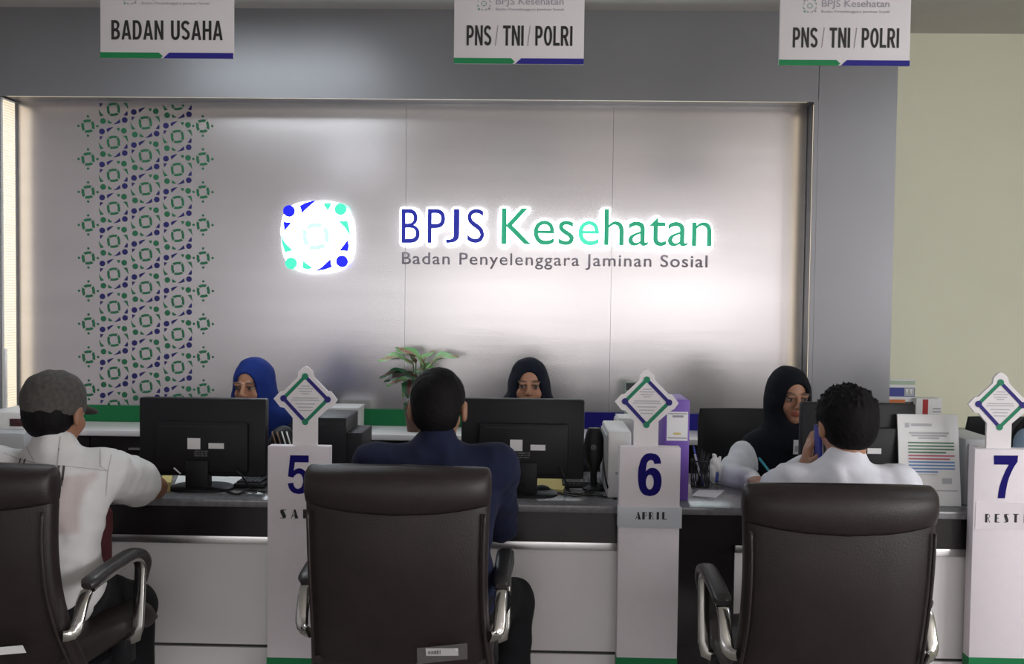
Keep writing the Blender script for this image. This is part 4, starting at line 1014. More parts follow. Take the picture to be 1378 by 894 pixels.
stitch(g1, 'seam', [[(33, 592), (36, 602), (46, 622)], [(81, 588), (79, 605), (77, 627)], [(5, 610), (25, 618), (45, 623), (77, 627), (110, 630), (144, 634)], [(135, 605), (135, 628), (144, 634)], [(150, 612), (145, 634), (142, 668)]], .003, mat('grey_seam', (.42, .40, .40), .8), man1)
# man in navy jacket, middle
hc2 = T3(U(590, 551, 2.96))
J = seated(0, 0, .5, 0, pelvis=U(585, 792, 2.88), waist=U(585, 742, 2.88), chest=U(586, 684, 2.89), neck=U(588, 604, 2.91), shL=U(506, 627, 2.92), shR=U(667, 630, 2.92),
           elL=U(487, 715, 3.10), elR=U(672, 705, 3.13), wrL=U(540, 662, 3.55), wrR=U(632, 664, 3.55), hipL=U(550, 800, 2.93), hipR=U(622, 800, 2.93), knL=U(505, 815, 3.30), knR=U(690, 808, 3.22), fwd=(0, 1, 0))
person('man in a navy jacket with short black hair seated in the middle', J, M_NAVY, M_TROUS, SK2, hc2, (.05, .98, -.18), sleeve='long', wear=short_hair(0, -.062, grow=1.0), bulk=1.12, top_name='jacket')
# man in white shirt, right, on the phone
hc3 = T3(U(1138, 574, 2.90)); wr3 = U(1083, 628, 3.05)
J = seated(0, 0, .5, 0, pelvis=U(1135, 800, 2.84), waist=U(1135, 755, 2.84), chest=U(1136, 705, 2.85), neck=U(1137, 631, 2.87), shL=U(1068, 655, 2.90), shR=U(1206, 655, 2.87),
           elL=U(1047, 655, 3.36), wrL=wr3, elR=U(1228, 730, 3.10), wrR=U(1205, 676, 3.40), hipL=U(1100, 805, 2.88), hipR=U(1170, 805, 2.88), knL=U(1060, 815, 3.25), knR=U(1205, 815, 3.28), fwd=(0, 1, 0))
ph = U(1101, 597, 2.97)
person('man in a white shirt holding a phone to his left ear', J, M_SHIRT3, M_TROUS, SK3, hc3, (-.06, .98, -.16), sc=.95, hsc=.93, sleeve='long', wear=short_hair(.010, -.054, 1.10, grow=1.04), bulk=1.0,
       hands={'L': dict(d=(.10, -.30, 1.0), n=(-1, .15, .0), side=(0, -1, 0), curl=.40, thumb=.8, sc=.92)}, fine_hands=(T3(U(1088, 605, 3.0)),))
pt = thing('mobile_phone', 'blue and silver mobile phone held to the ear of the man in white', 'phone', tuple(ph))
def obox(name, c, ax_, half, m, parent, b=.002):
    """box with its own axes: ax_ are three direction vectors"""
    A = [Vector(a).normalized() for a in ax_]; mb = MB().box(-half[0], half[0], -half[1], half[1], -half[2], half[2], b)
    mb.v = [tuple(Vector(c)+A[0]*p[0]+A[1]*p[1]+A[2]*p[2]) for p in mb.v]
    return mb.build(name, m, parent, True, 40)
pax = ((1, .12, .08), (-.12, 1, .25), (-.10, -.25, 1))
obox('case', ph, pax, (.005, .023, .054), mat('phone_blue', (.03, .05, .30), .3), pt)
obox('silver_edge', ph+Vector((.0055, 0, 0)), pax, (.002, .0235, .0545), M_ALUSTRIP, pt, .001)
# ------------------------------------------------------------------ the clerks
PI = math.pi
hc4 = T3(U(339, 530, 4.30))
def clerk(label, px, py, Y, hf, m, top, skin=SK3, hsc=.96, fold=1.0, face=(.066, .092), **over):
    hc = T3(U(px, py, Y)); J = seated(hc[0], Y+.10, .45, PI)
    dz = hc[2]-(.45+.645); dz = max(-.12, min(.1, dz))
    for k in ('chest', 'neck', 'shL', 'shR'): J[k][2] += dz
    J['waist'][2] += dz*.6
    for k, v in over.items(): J[k] = np.array(v, float)
    return person(label, J, top, M_TROUS, skin, hc, hf, sc=.88, hsc=hsc, wear=hijab(m, fold, face=face), top_name='blouse', collar=False, fine_hands=[J['wrR']+np.array((0, -.06, 0))] if 'wrR' in over else ())
clerk('woman clerk in a royal blue headscarf behind the left monitor', 340, 519, 4.30, (-.20, -.96, -.12), M_BLUEH, M_DRESS)
clerk('woman clerk in a dark navy headscarf looking over the middle monitor', 712, 519, 4.30, (0, -1, -.04), M_NAVYH, M_DRESS)
w3 = U(1013, 646, 3.74); w3.z = max(w3.z, ZT+.03)
clerk('woman clerk in a black headscarf and white blouse writing with a teal pen', 1063, 533, 4.12, (.15, -.97, -.16), M_BLACKH, M_BLOUSE, fold=.8,
      shR=U(1003, 615, 4.08), elR=U(980, 640, 3.92), wrR=w3, shL=U(1098, 622, 4.14), chest=U(1048, 640, 4.16), neck=U(1058, 590, 4.15))
clerk('person in a light blue top partly behind pillar 7', 1432, 540, 4.10, (0, -1, -.1), M_BLACKH, M_LBLUEC, shR=U(1388, 598, 4.05), elR=U(1370, 640, 3.95), wrR=U(1400, 655, 3.74))
# pen, name badge
a, b = U(1040, 641, 3.70), U(1021, 616, 3.72)
pn = thing('pen', 'teal pen in the hand of the clerk in black', 'pen', tuple(a))
MB().tube([a, a+(b-a)*.9], .0048, 10).build('barrel', M_CYAN, pn, True); MB().tube([a+(b-a)*.9, b], [.0048, .003], 10).build('cap', M_CYAN, pn, True); MB().tube([a, a-(b-a)*.08], [.004, .001], 8).build('tip', M_ALUSTRIP, pn, True)
bd = U(1072, 602, 3.985); nb = thing('name_badge', 'small white name badge on the black headscarf', 'badge', tuple(bd))
obox('card', bd, ((1, 0, 0), (0, 1, .1), (0, -.1, 1)), (.013, .0025, .030), M_PAPER, nb, .001); obox('photo', bd+Vector((0, -.003, -.006)), ((1, 0, 0), (0, 1, .1), (0, -.1, 1)), (.008, .0008, .012), M_GREYPL, nb, 0)
# clerks' chairs
def clerk_chair(x, y, label, ztop=.95):
    t = thing('task_chair', label, 'chair', (x, y, 0), 'black chairs of the clerks')
    rs = []
    for k in range(9):
        s = k/8; z = .50+(ztop-.50)*s; e = min(1, (1-abs(2*s-1))*8)**.5 if 0 < s < 1 else .3
        rs.append([Vector((x+p.x, y+.20+.05*s+p.y, z)) for p in ring((0, 0, 0), .44*(.94+.06*e), .06*e, curve=-.03)])
    MB().loft(rs).build('backrest', M_BLACKPL, t, True, 50)
    rs = []
    for zz, sc in ((.36, .9), (.38, 1), (.425, 1), (.44, .93)): rs.append([Vector((x+p.x*sc, y+p.y*sc-.02, zz)) for p in ring((0, 0, 0), .46, .44, n=4)])
    MB().loft(rs).build('seat', M_BLACKPL, t, True, 50)
    MB().tube([(x, y+.16, .34), (x, y+.26, .36), (x, y+.26, .60)], .02, 10).build('back_stem', M_BLACKPL, t, True)
    MB().lathe((x, y, 0), [(.025, .08), (.025, .37)], 16).build('gas_lift', M_BLACKPL, t, True, 40)
    for k in range(5):
        a = 2*PI*k/5; MB().tube([(x, y, .09), (x+.27*math.cos(a), y+.27*math.sin(a), .06), (x+.28*math.cos(a), y+.28*math.sin(a), .0)], [.025, .018, .016], 8).build('base_leg', M_BLACKPL, t, True)
clerk_chair(U(1008, 560, 4.45).x, 4.32, 'black chair behind the clerk in the black headscarf', U(1000, 550, 4.55).z)
clerk_chair(hc4[0], 4.40, 'black chair of the clerk in blue behind the left monitor', .86)
clerk_chair(U(712, 530, 4.3).x, 4.40, 'black chair of the clerk in dark navy behind the middle monitor', .86)
clerk_chair(U(1372, 560, 4.45).x, 4.28, 'black chair behind pillar 7', U(1320, 561, 4.5).z)
# ------------------------------------------------------------------ monitors
def monitor(px0, px1, py0, py1, label, Y=3.60, stand_px=None, foot_py=None):
    a, b = U(px0, py1, Y), U(px1, py0, Y); x0, x1, z0, z1 = a.x, b.x, a.z, b.z; cx = (x0+x1)/2 if stand_px is None else U(stand_px, 650, Y).x
    t = thing('monitor', label, 'monitor', (cx, Y+.05, ZT), 'black computer monitors seen from behind'); w, h = x1-x0, z1-z0
    box('case', x0, x1, Y, Y+.045, z0, z1, M_BLACKPL, t, .008)
    c = box('rear_housing', x0+w*.15, x1-w*.13, Y-.022, Y, z0+h*.06, z1-h*.30, M_BLACKPL, t, .008)
    box('vent', x0+w*.2, x1-w*.2, Y-.0235, Y-.0225, z1-h*.36, z1-h*.345, M_BLACKPL2, c)
    box('screen', x0+.018, x1-.018, Y+.045, Y+.047, z0+.02, z1-.018, mat('screen_glass', (.02, .02, .025), .1), t)
    box('rating_label', x0+w*.40, x0+w*.50, Y-.0235, Y-.022, z0+h*.36, z0+h*.50, M_PAPER, t)
    box('serial_label', x0+w*.565, x0+w*.685, Y-.0235, Y-.022, z0+h*.37, z0+h*.44, M_PAPER, t)
    mb = MB()
    for k in range(9):
        for j in range(3): mb.box(x0+w*(.455+.012*k), x0+w*(.455+.012*k+random.choice((.004, .008))), Y-.0232, Y-.022, z0+h*(.27+.028*j), z0+h*(.27+.028*j+.016))
    mb.build('small_print', mat('dim_print', (.18, .18, .18), .6), t)
    box('neck', cx-w*.09, cx+w*.09, Y+.0-.03, Y+.02, ZT+.012, z0+h*.22, M_BLACKPL, t, .005)
    rs = []
    for zz, sc in ((0.0005, 1), (.008, 1), (.014, .9), (.016, .7)): rs.append([Vector((cx+p.x*sc, Y+.035+p.y*sc, ZT+zz)) for p in ring((0, 0, 0), .24, .17, n=2.4, N=32)])
    MB().loft(rs).build('foot', M_BLACKPL, t, True, 40)
monitor(187, 358, 537.5, 640, 'black monitor seen from behind on the left counter', stand_px=268)
monitor(620, 787, 538.5, 643, 'black monitor seen from behind on the middle counter', stand_px=708)
monitor(1077, 1233, 544, 647, 'black monitor seen from behind the man in white', stand_px=1155)
# ------------------------------------------------------------------ things on the counters
def on(px, py):
    """world point on the counter top seen at a photo pixel"""
    d = U(px, py, 4.0)-CAMP; return CAMP+d*((ZT-CAMP.z)/d.z)
# white notice in an acrylic stand
YN = 3.53
ns = thing('notice_stand', 'white printed notice in a clear stand right of the man in white', 'notice', tuple(U(1255, 675, YN)))
a, b = U(1211.5, 674, YN), U(1297, 561, YN); lean = .05; a.z = ZT+.004
def lp(x, z, off=0.0):
    s = (z-a.z)/(b.z-a.z); return (x, YN+lean*s-off, z)
def leaf(name, x0, x1, z0, z1, off, m, par, th=.0):
    P = [lp(x0, z0, off), lp(x1, z0, off), lp(x1, z1, off), lp(x0, z1, off)]
    mb = MB()
    if th: mb.add(P+[(p[0], p[1]+th, p[2]) for p in P], [(0, 1, 2, 3), (7, 6, 5, 4), (0, 4, 5, 1), (1, 5, 6, 2), (2, 6, 7, 3), (3, 7, 4, 0)])
    else: mb.add(P, [(0, 1, 2, 3)])
    return mb.build(name, m, par)
pg = leaf('sheet', a.x, b.x, a.z, b.z, 0, M_PAPER, ns, .003)
leaf('back_leg', a.x, b.x, a.z, b.z, -.006, mat('clear_acrylic', (.7, .72, .75), .1, alpha=.35), ns, .003)
box('base', a.x, b.x, YN-.005, YN+.052, ZT+.0005, ZT+.004, mat('clear_acrylic', (.7, .7, .7)), ns)
wN, hN = b.x-a.x, b.z-a.z
cols = {'g': mat('print_green', (.10, .22, .12), .7), 'r': mat('print_red', (.50, .14, .20), .7), 'b': mat('print_blue', (.12, .26, .55), .7), 'k': mat('pale_print', (.45, .46, .48), .7)}
for k, (cc, ln) in enumerate((('g', 1), ('g', 1), ('g', 1), ('g', .82), ('r', 1), ('r', .9), ('b', 1), ('b', 1), ('b', 1), ('b', .63))):
    z = b.z-hN*(.305+.0355*k); leaf('print_line', a.x+wN*.16, a.x+wN*(.16+.76*ln), z-hN*.016, z, .001, cols[cc], pg)
for x0, x1, z, h in ((.18, .84, .195, .02), (.22, .80, .225, .018), (.33, .68, .252, .018), (.22, .56, .10, .03), (.12, .19, .095, .05), (.30, .62, .66, .006), (.70, .86, .70, .06), (.6, .95, .83, .012)):
    leaf('print_line', a.x+wN*x0, a.x+wN*x1, b.z-hN*(z+h), b.z-hN*z, .001, cols['k'], pg)
# grey computer case behind pillar 7
a, b = U(1297, 684, 3.56), U(1345, 592, 3.56)
cc = thing('computer_case', 'grey computer case standing behind pillar 7', 'computer', (a.x, 3.6, ZT))
box('case', a.x, b.x, 3.56, 3.86, ZT+.001, b.z, M_GREYPL, cc, .004); box('front_bezel', a.x+.01, b.x-.01, 3.555, 3.56, ZT+.02, b.z-.015, mat('mid_grey_plastic', (.5, .5, .51), .5), cc, .002)
# purple box file
a, b = U(893, 664, 3.56), U(928.5, 539, 3.56)
bf = thing('box_file', 'purple upright box file with white label behind pillar 6', 'box file', ((a.x+b.x)/2, 3.6, ZT))
box('case', a.x, b.x, 3.56, 3.80, ZT+.001, b.z, M_PURPLE, bf, .003)
w = b.x-a.x; lb = box('label', a.x+w*.08, a.x+w*.93, 3.5585, 3.56, b.z-.15, b.z-.043, M_PAPER, bf)
box('label_border', a.x+w*.12, a.x+w*.90, 3.558, 3.5585, b.z-.052, b.z-.048, M_GREYINK, lb); box('label_border', a.x+w*.12, a.x+w*.90, 3.558, 3.5585, b.z-.142, b.z-.138, M_GREYINK, lb)
box('label_print', a.x+w*.35, a.x+w*.65, 3.558, 3.5585, b.z-.128, b.z-.120, M_YELLOW, lb); box('label_print', a.x+w*.3, a.x+w*.75, 3.558, 3.5585, b.z-.064, b.z-.056, M_GREYINK, lb)
# white upright device, small white printer, black rounded device
a, b = U(817, 670, 3.58), U(850, 581, 3.58)
t = thing('white_case', 'white upright case left of pillar 6', 'computer', ((a.x+b.x)/2, 3.65, ZT))
box('case', a.x, b.x, 3.58, 3.90, ZT+.001, b.z, M_WHITEPL, t, .008); box('side_cover', a.x-.006, a.x, 3.60, 3.88, ZT+.02, b.z-.02, M_GREYPL, t, .002); box('power_button', a.x+.03, a.x+.04, 3.577, 3.58, ZT+.09, ZT+.10, M_GREYPL, t, .001)
a, b = U(830, 600, 3.92), U(868, 566, 3.92)
t = thing('white_printer', 'small white printer seen left of the diamond on pillar 6', 'printer', ((a.x+b.x)/2, 4.0, ZT))
box('case', a.x, b.x+.12, 3.92, 4.10, ZT+.001, b.z, M_WHITEPL, t, .014); box('paper_slot', a.x+.01, b.x+.1, 3.916, 3.925, a.z, a.z+.006, M_GREYPL, t, .001); box('lid', a.x+.006, b.x+.11, 3.93, 4.09, b.z-.002, b.z+.006, M_WHITEPL, t, .003)
a = U(799, 652, 3.72); zt_ = U(799, 577, 3.72).z
t = thing('desk_speaker', 'black rounded upright speaker beside the middle monitor', 'speaker', (a.x, 3.74, ZT))
rs = []
for k in range(12):
    s = k/11; z = ZT+.012+(zt_-ZT-.012)*s; w = .013 if s < .3 else .013+.026*max(0, math.sin(((s-.3)/.7*.93)*PI))**.6
    rs.append([Vector((a.x+p.x, 3.74+p.y, z)) for p in ring((0, 0, 0), w*2, .07*(.6+.4*math.sin(s*PI)), n=2.4, N=24)])
MB().loft(rs).build('body', M_BLACKPL, t, True, 60); MB().lathe((a.x, 3.74, ZT), [(.045, .0005), (.045, .008), (.03, .014), (.015, .02)], 24).build('foot', M_BLACKPL, t, True, 40)
MB().tube([(a.x-.004, 3.702, zt_-.07), (a.x-.004, 3.697, zt_-.07)], .011, 14, upv=(0, 0, 1)).build('knob', mat('dark_grey_plastic', (.07, .07, .07), .4), t, True, 40)
# pen holder with pens, tissue packet
p = on(942, 655); pc = thing('pen_holder', 'black mesh pen holder with pens right of the purple box file', 'pen holder', (p.x, p.y, ZT))
mb = MB(); N = 18; rr = .036; hh = .105
for k in range(N):
    a0 = 2*PI*k/N
    for q in (1, -1): mb.tube([(p.x+rr*math.cos(a0+q*.5*s/4), p.y+rr*math.sin(a0+q*.5*s/4), ZT+.004+hh*s/4) for s in range(5)], .0013, 5)
mb.build('mesh_wall', M_BLACKPL, pc, True)
mb = MB().lathe((p.x, p.y, ZT), [(rr, .0005), (rr, .006), (.001, .006)], 24); mb.build('bottom', M_BLACKPL, pc, True, 40)
mb = MB(); mb.tube([(p.x+rr*math.cos(2*PI*k/24), p.y+rr*math.sin(2*PI*k/24), ZT+hh) for k in range(25)], .003, 6); mb.build('rim', M_BLACKPL, pc, True)
for k, m in enumerate((M_BLACKPL, M_BLACKPL, mat('blue_pen', (.03, .05, .3), .4), M_GREYPL, M_BLACKPL)):
    a0 = k*1.25; pq = thing('pen', ['black pen leaning left in the mesh holder', 'black pen at the front of the mesh holder', 'blue pen in the mesh holder', 'grey pen in the mesh holder', 'black pen at the back of the mesh holder'][k], 'pen', (p.x, p.y, ZT+.01), 'pens in the mesh holder')
    b0 = Vector((p.x-.012*math.cos(a0), p.y-.012*math.sin(a0), ZT+.008)); b1 = Vector((p.x+.03*math.cos(a0), p.y+.03*math.sin(a0), ZT+.125+.012*(k % 3)))
    MB().tube([b0, b1], .004, 8).build('barrel', m, pq, True); MB().tube([b1, b1+(b1-b0)*.06], [.0042, .003], 8).build('cap', m, pq, True)
p = on(962, 652); tp = thing('tissue_packet', 'crumpled white and blue tissue packet beside the pen holder', 'packet', (p.x, p.y, ZT))
S = SDF(); c0 = np.array((p.x, p.y, ZT+.045)); S.ell(c0, (.030, .022, .046), None, .02); S.cap(c0+np.array((0, 0, .03)), c0+np.array((-.006, 0, .072)), .016, .006, .02); S.cap(c0+np.array((.01, 0, .03)), c0+np.array((.02, .004, .062)), .012, .004, .02); S.rip(.004, 130, .4); S.cut((0, 0, ZT+.001), (0, 0, -1))
new_obj('wrapper', S.mesh('wrapper', .0045), M_WHITEPL, tp); S = SDF(); S.ell(c0+np.array((.004, -.010, -.006)), (.011, .014, .036), None, .01); S.rip(.002, 130, .4); new_obj('blue_print', S.mesh('blue_print', .004), mat('packet_blue', (.06, .10, .42), .5), tp)
# sheets of paper lying on the counters
def sheet(name, label, cat, quad, m, group='papers on the counters', th=.002, lift=0.0):
    P = [on(*q) for q in quad]; mb = MB(); z0 = ZT+.0008+lift
    mb.add([(q.x, q.y, z0) for q in P]+[(q.x, q.y, z0+th) for q in P], [(3, 2, 1, 0), (4, 5, 6, 7), (0, 1, 5, 4), (1, 2, 6, 5), (2, 3, 7, 6), (3, 0, 4, 7)])
    o = mb.build(name, m); return tag(o, label, cat, group)
sheet('paper_sheet', 'white paper under the left monitor', 'paper', [(232, 660), (300, 662), (322, 643), (240, 641)], M_PAPER)
sheet('paper_sheet', 'white paper right of the left monitor stand', 'paper', [(300, 655), (345, 657), (350, 642), (310, 641)], M_PAPER, lift=.0025)
sheet('yellow_note', 'yellow note beside the elbow of the man in the cap', 'note', [(214, 662), (229, 662), (232, 646), (219, 646)], M_YELLOW, th=.02)
sheet('folder', 'pale yellow folder under the middle monitor', 'folder', [(722, 662), (758, 664), (764, 645), (724, 643)], M_YELLOW, th=.012)
sheet('paper_sheet', 'white paper right of the yellow folder', 'paper', [(764, 658), (790, 660), (800, 646), (766, 645)], M_PAPER)
sheet('paper_sheet', 'white slip on the counter right of pillar 6', 'paper', [(931, 668), (962, 671), (975, 661), (940, 660)], M_PAPER)
sheet('paper_sheet', 'white form under the hand of the clerk in black', 'paper', [(1000, 668), (1085, 672), (1075, 645), (1010, 643)], M_PAPER)
# keyboards, mouse, cables
def keyboard(px0, px1, Y, label):
    x0, x1 = U(px0, 655, Y).x, U(px1, 655, Y).x; t = thing('keyboard', label, 'keyboard', ((x0+x1)/2, Y+.07, ZT), 'black keyboards')
    box('body', x0, x1, Y, Y+.15, ZT+.0035, ZT+.02, M_BLACKPL, t, .004)
    mb = MB(); n = int((x1-x0-.02)/.019)
    for j in range(5):
        for i in range(n): mb.box(x0+.01+i*.019, x0+.026+i*.019, Y+.012+j*.027, Y+.034+j*.027, ZT+.0205, ZT+.027)
    mb.build('keys', M_BLACKPL2, t)
keyboard(314, 356, 3.64, 'black keyboard right of the left monitor stand'); keyboard(757, 815, 3.74, 'black keyboard right of the middle monitor stand')
def cable(label, pts, r=.0035, par=None):
    P = [Vector(p) for p in pts]; out = []
    for i in range(len(P)-1):
        p0, p1, p2, p3 = P[max(i-1, 0)], P[i], P[i+1], P[min(i+2, len(P)-1)]
        for k in range(8):
            s = k/8; out.append(.5*((2*p1)+(p2-p0)*s+(2*p0-5*p1+4*p2-p3)*s*s+(3*p1-p0-3*p2+p3)*s**3))
    out.append(P[-1]); o = MB().tube(out, r, 7).build('cable', M_CABLE, None, True); return tag(o, label, 'cable', 'black cables on the counters')
def onz(px, py, dz=.005): q = on(px, py); q.z += dz; return q
cable('black cable curving from the left monitor to the counter', [U(316, 632, 3.575), U(325, 640, 3.55), onz(338, 660), onz(357, 664)])
cable('black cable lying right of the left monitor foot', [onz(280, 663, .02), onz(300, 661), onz(318, 667), onz(333, 662), onz(345, 665)])
cable('black cable hanging from the right of the middle monitor', [U(753, 628, 3.575), U(760, 645, 3.55), onz(765, 662), onz(790, 668), onz(812, 669)])
cable('black cable lying in front of the middle monitor', [onz(722, 668), onz(745, 664), onz(775, 670), onz(800, 664), onz(815, 671)])
cable('black cable draped down the white case', [U(812, 620, 3.57), U(815, 645, 3.56), onz(822, 669), onz(829, 673)])
cable('black cable from the sleeve of the man in navy to the monitor foot', [U(693, 642, 3.52), U(702, 650, 3.52), onz(716, 664), onz(735, 668)])
cable('black cable coiled below the middle monitor', [onz(762, 660), onz(775, 655), onz(795, 660), onz(780, 667), onz(760, 664), onz(770, 657), onz(800, 657)])
p = on(729, 664); ms = thing('mouse', 'black mouse beside the middle monitor stand', 'mouse', (p.x, p.y, ZT)); S = SDF(); S.ell((p.x, p.y, ZT+.006), (.038, .028, .026), None, .01); S.cut((0, 0, ZT+.001), (0, 0, -1)); new_obj('shell', S.mesh('shell', .005), M_BLACKPL, ms); MB().tube([(p.x-.036, p.y-.006, ZT+.024), (p.x-.036, p.y+.006, ZT+.024)], .004, 8).build('wheel', M_GREYPL, ms, True)
# pale pen cap by the left monitor, striped pouch, black printer with white box
a, b = U(234, 630, 3.555), U(243, 638, 3.555); t = tag(MB().tube([a, b], .003, 8).build('cable_plug', M_WHITEPL, None, True), 'small white plug at the back of the left monitor', 'plug')
p = on(378, 640); sp = thing('striped_pouch', 'black pouch with white stripes left of the stem on pillar 5', 'pouch', (p.x, 3.85, ZT)); c0 = U(380, 606, 3.85)
S = SDF(); S.ell((c0.x, c0.y, (c0.z+ZT)/2+.05), (.062, .05, .11), None, .02); S.rip(.004, 70, .4); S.cut((0, 0, ZT+.001), (0, 0, -1)); new_obj('body', S.mesh('body', .007), M_BLACKPL, sp)
for k in range(4):
    q0 = U(371+k*6.5, 598, 3.795+.006*abs(k-1.5)); q1 = U(366+k*6.5, 581, 3.815+.006*abs(k-1.5)); MB().tube([q0, q1], .0035, 6).build('stripe', M_WHITEPL if k > 1 else mat('brown_stripe', (.2, .12, .08), .6), sp, True)
a, b = U(428, 600, 3.86), U(466, 563, 3.86); c_ = U(487, 583, 3.86)
pr = thing('printer', 'black stepped printer behind pillar 5', 'printer', ((a.x+b.x)/2, 3.95, ZT))
box('case', a.x-.03, b.x, 3.86, 4.12, ZT+.001, b.z, M_BLACKPL, pr, .003); box('output_tray', b.x, c_.x, 3.86, 4.10, ZT+.001, c_.z, M_BLACKPL, pr, .003); box('control_strip', a.x, b.x-.01, 3.857, 3.86, b.z-.03, b.z-.02, M_BLACKPL2, pr)
a, b = U(438, 584, 5.02), U(482, 549, 5.02); wb = thing('storage_box', 'pale grey storage box on the credenza behind the black printer', 'box', ((a.x+b.x)/2, 5.1, ZB))
box('box_body', a.x, b.x, 5.02, 5.20, ZB+.001, b.z-.012, M_WHITEPL, wb, .003); box('lid', a.x-.003, b.x+.003, 5.015, 5.205, b.z-.0118, b.z, M_WHITEPL, wb, .002)
a, b = U(840, 578, 5.10), U(859, 514, 5.10); gc = thing('table_card', 'small dark green card stand behind the diamond on pillar 6', 'card stand', ((a.x+b.x)/2, 5.1, ZB))
box('card', a.x, b.x, 5.10, 5.106, ZB+.003, b.z, mat('pale_green_card', (.32, .42, .36), .6), gc); box('base', a.x, b.x, 5.08, 5.14, ZB+.0005, ZB+.003, M_GREYPL, gc); box('photo', a.x+.006, b.x-.006, 5.098, 5.10, b.z-.045, b.z-.008, mat('dark_photo', (.05, .05, .06), .5), gc)
# calendar and red-and-white box on the low cabinet
a, b = U(1196, 560, 5.16), U(1231.5, 511, 5.16); ca = thing('desk_calendar', 'blue and orange desk calendar on the low cabinet beside the grey column', 'calendar', ((a.x+b.x)/2, 5.16, ZB))
box('page', a.x, b.x, 5.16, 5.166, ZB+.001, b.z, M_PAPER, ca); box('back_leaf', a.x, b.x, 5.20, 5.206, ZB+.001, b.z-.01, M_PAPER, ca); h_ = b.z-ZB
pxh = (b.z-U(1213, 545, 5.16).z)/34
for nm, y0, y1, m in (('green_print', 2, 7, mat('pale_green_print', (.45, .55, .42), .7)), ('blue_print', 11, 23, mat('calendar_blue', (.05, .06, .30), .6)), ('orange_print', 27, 40, M_ORANGE)):
    box(nm, a.x, b.x if nm != 'orange_print' else b.x-.05, 5.1592, 5.16, b.z-y1*pxh, b.z-y0*pxh, m, ca)
box('photo_print', b.x-.055, b.x-.003, 5.1586, 5.1592, b.z-22*pxh, b.z-11.5*pxh, M_GREYPL, ca); box('dark_print', b.x-.05, b.x, 5.1592, 5.16, b.z-36*pxh, b.z-30*pxh, M_BLACKPL, ca)
for k in range(2): MB().flat([(b.x-.05+.022*k, b.z-13*pxh), (b.x-.034+.022*k, b.z-13*pxh), (b.x-.04+.022*k, b.z-20*pxh)], 5.1582).build('white_print', M_PAPER, ca)
a, b = U(1232, 580, 5.12), U(1268, 537, 5.12); rb = thing('carton', 'white carton with a red stripe on the low cabinet', 'carton', ((a.x+b.x)/2, 5.14, ZB))
box('box_body', a.x, b.x, 5.12, 5.20, ZB+.001, b.z, M_PAPER, rb, .002); w = b.x-a.x
box('red_stripe', a.x+w*.25, a.x+w*.46, 5.119, 5.12, ZB+.002, b.z-.004, M_RED, rb); box('print_line', a.x+w*.65, a.x+w*.95, 5.119, 5.12, b.z-.056, b.z-.05, M_GREYINK, rb); box('print_line', a.x+w*.65, a.x+w*.95, 5.119, 5.12, b.z-.072, b.z-.066, M_GREYINK, rb)
a, b = U(1298, 592, 5.10), U(1325, 578, 5.10); tag(MB().box(a.x, b.x, 5.06, 5.2, ZB+.0005, ZB+.05, .002).build('paper_stack', mat('pale_green_paper', (.55, .64, .50), .8), None, True, 40), 'low stack of pale green papers on the low cabinet', 'paper stack')
# white ticket printer at the far left
a, b = U(-25, 600, 3.75), U(33, 556, 3.75); tk = thing('ticket_printer', 'white ticket printer with dark red window at the left edge', 'printer', ((a.x+b.x)/2, 3.9, ZT))
box('case', a.x, b.x, 3.78, 4.0, ZT+.001, b.z, M_WHITEPL, tk, .012); q0, q1 = U(13, 574, 3.776), U(32, 564, 3.776); box('window', q0.x, q1.x, 3.774, 3.79, q0.z, q1.z, mat('dark_red_window', (.05, .008, .01), .2), tk, .002)
q0, q1 = U(-25, 605, 3.74), U(40, 580, 3.74); box('paper_tray', q0.x, q1.x, 3.70, 3.80, ZT+.001, q1.z, M_GREYPL, tk, .02)
q = U(4, 470, 3.9); MB().tube([(q.x, 3.92, b.z-.01), (q.x, 3.92, q.z)], .006, 8).build('antenna', M_WHITEPL, tk, True)
# maroon bag on the lap of the man in the cap
c0, c1 = T3(U(137, 693, 3.26)), T3(U(135, 752, 3.24)); mg = thing('shoulder_bag', 'maroon cloth bag on the lap of the man in the cap', 'bag', tuple(c1))
S = SDF(); S.cap(c0, c1, .036, .034, .02, flat=((0, 1, 0), .8)); S.cap(c1, c1+np.array((0, 0, -.05)), .03, .012, .02); S.rip(.003, 60, .3)
new_obj('bag_body', S.mesh('bag_body', .007), mat('maroon_cloth', (.10, .018, .022), .8, bump=.2), mg)
MB().tube([tuple(c0+np.array((-.02, 0, .02))), tuple(c0+np.array((-.03, -.1, .10))), tuple(c0+np.array((-.10, -.2, .13)))], .006, 8).build('strap', MATS['maroon_cloth'], mg, True)
# stickers
sticker(ch2, .082, .172, .462, .489, True)
sticker(ch1, .070, .160, .462, .489, False)
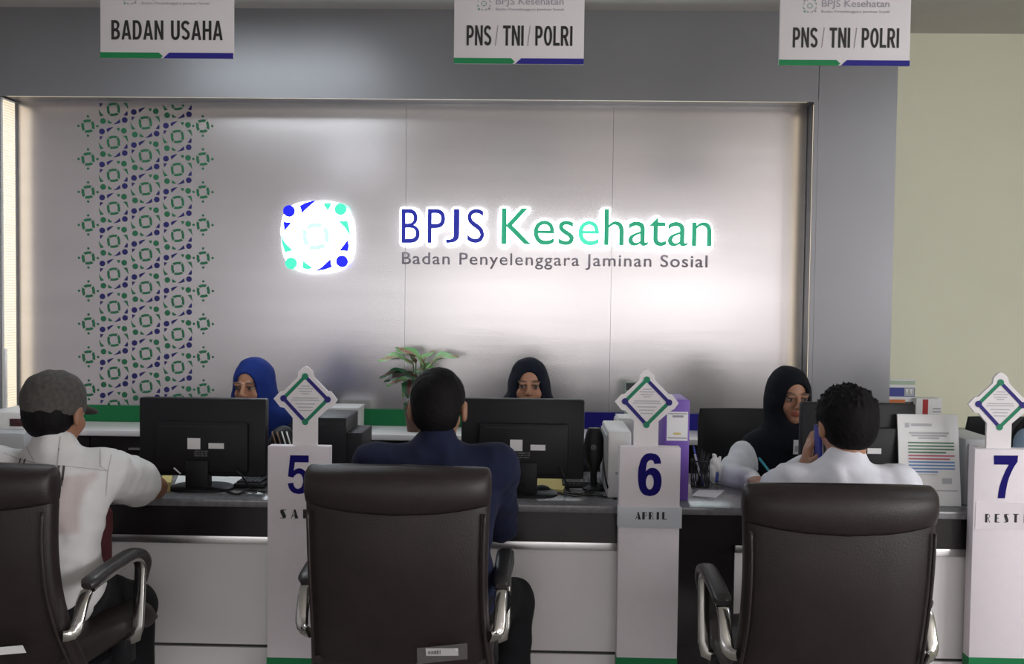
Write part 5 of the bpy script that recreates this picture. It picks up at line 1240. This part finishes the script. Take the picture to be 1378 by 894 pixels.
# ------------------------------------------------------------------ plant on the credenza
pp = U(557, 574, 5.08); pl = thing('potted_plant', 'potted plant with red and green variegated leaves on the credenza', 'plant', (pp.x, 5.08, ZB))
MB().lathe((pp.x, 5.08, ZB), [(.035, .001), (.05, .10), (.055, .11), (.05, .112), (.046, .095), (.001, .095)], 24).build('pot', mat('brown_pot', (.10, .045, .03), .5), pl, True, 40)
def leaf_mat(name, ca_, cb_):
    m = mat(name, ca_, .45); nt = m.node_tree; b_ = nt.nodes['Principled BSDF']; uv = nt.nodes.new('ShaderNodeUVMap'); sx = nt.nodes.new('ShaderNodeSeparateXYZ'); nz = nt.nodes.new('ShaderNodeTexNoise'); nz.inputs['Scale'].default_value = 7
    ad = nt.nodes.new('ShaderNodeMath'); ad.operation = 'MULTIPLY_ADD'; ad.inputs[1].default_value = .5; cr_ = nt.nodes.new('ShaderNodeValToRGB')
    nt.links.new(uv.outputs[0], sx.inputs[0]); nt.links.new(uv.outputs[0], nz.inputs['Vector']); nt.links.new(nz.outputs['Fac'], ad.inputs[0]); nt.links.new(sx.outputs['X'], ad.inputs[2])
    e = cr_.color_ramp.elements; e[0].position = .35; e[0].color = (*cb_, 1); e[1].position = .85; e[1].color = (*ca_, 1); nt.links.new(ad.outputs[0], cr_.inputs[0]); nt.links.new(cr_.outputs[0], b_.inputs['Base Color'])
    b_.inputs['Subsurface Weight'].default_value = .1; return m
LG = leaf_mat('leaf_green_red', (.16, .42, .14), (.36, .12, .12)); LD = leaf_mat('leaf_dark', (.02, .12, .05), (.10, .02, .025)); LL = leaf_mat('leaf_light', (.30, .58, .26), (.42, .24, .20))
def plant_leaf(p0, p1, p2, w, m):
    """petiole foot p0, leaf base p1, leaf tip p2 (arching)"""
    p0, p1, p2 = Vector(p0), Vector(p1), Vector(p2); MB().tube([p0, p0.lerp(p1, .5)+Vector((0, 0, .01)), p1], [.004, .0035, .003], 6).build('stem', mat('leaf_stem', (.10, .20, .08), .5), pl, True)
    d = p2-p1; side = d.cross(Vector((0, -.45, 1))).normalized(); nrm = side.cross(d).normalized(); n = 8; vs = []; fs = []; uvs = []
    for i in range(n+1):
        s = i/n; ww = 1.45*w*math.sin(PI*min(1, s*.94+.05)**.8)**.8; c0 = p1+d*s+nrm*(.14*d.length*math.sin(PI*s))
        for j in (-1, -.5, 0, .5, 1):
            vs.append(c0+side*(ww*j)+nrm*(.28*ww*abs(j)+.008*math.sin(9*s+3*j))); uvs.append((abs(j), s))
    for i in range(n):
        for j in range(4): fs.append((i*5+j, i*5+j+1, (i+1)*5+j+1, (i+1)*5+j))
    me = bpy.data.meshes.new('leaf'); me.from_pydata(vs, [], fs); ul = me.uv_layers.new(name='UVMap')
    for lp_ in me.loops: ul.data[lp_.index].uv = uvs[lp_.vertex_index]
    new_obj('leaf', me, m, pl, True)
foot = Vector((pp.x, 5.08, ZB+.09))
for (bx, by), (tx, ty), w, dy, m in (((556, 490), (508, 486), .026, -.05, LL), ((560, 488), (532, 468), .022, .03, LG), ((572, 492), (533, 472), .028, -.02, LG), ((574, 496), (617, 480), .030, -.03, LL), ((555, 503), (511, 509), .016, -.06, LD), ((562, 508), (517, 514), .032, -.03, LD), ((558, 514), (520, 520), .022, .02, LG),
                                  ((553, 512), (549, 536), .028, -.06, LD), ((566, 498), (584, 472), .02, .05, LL), ((560, 500), (590, 500), .026, .04, LG), ((556, 520), (541, 534), .02, -.02, LG), ((552, 540), (546, 556), .014, -.05, LD)):
    plant_leaf(foot, U(bx, by, 5.06+dy*.3), U(tx, ty, 5.02+dy), w, m)
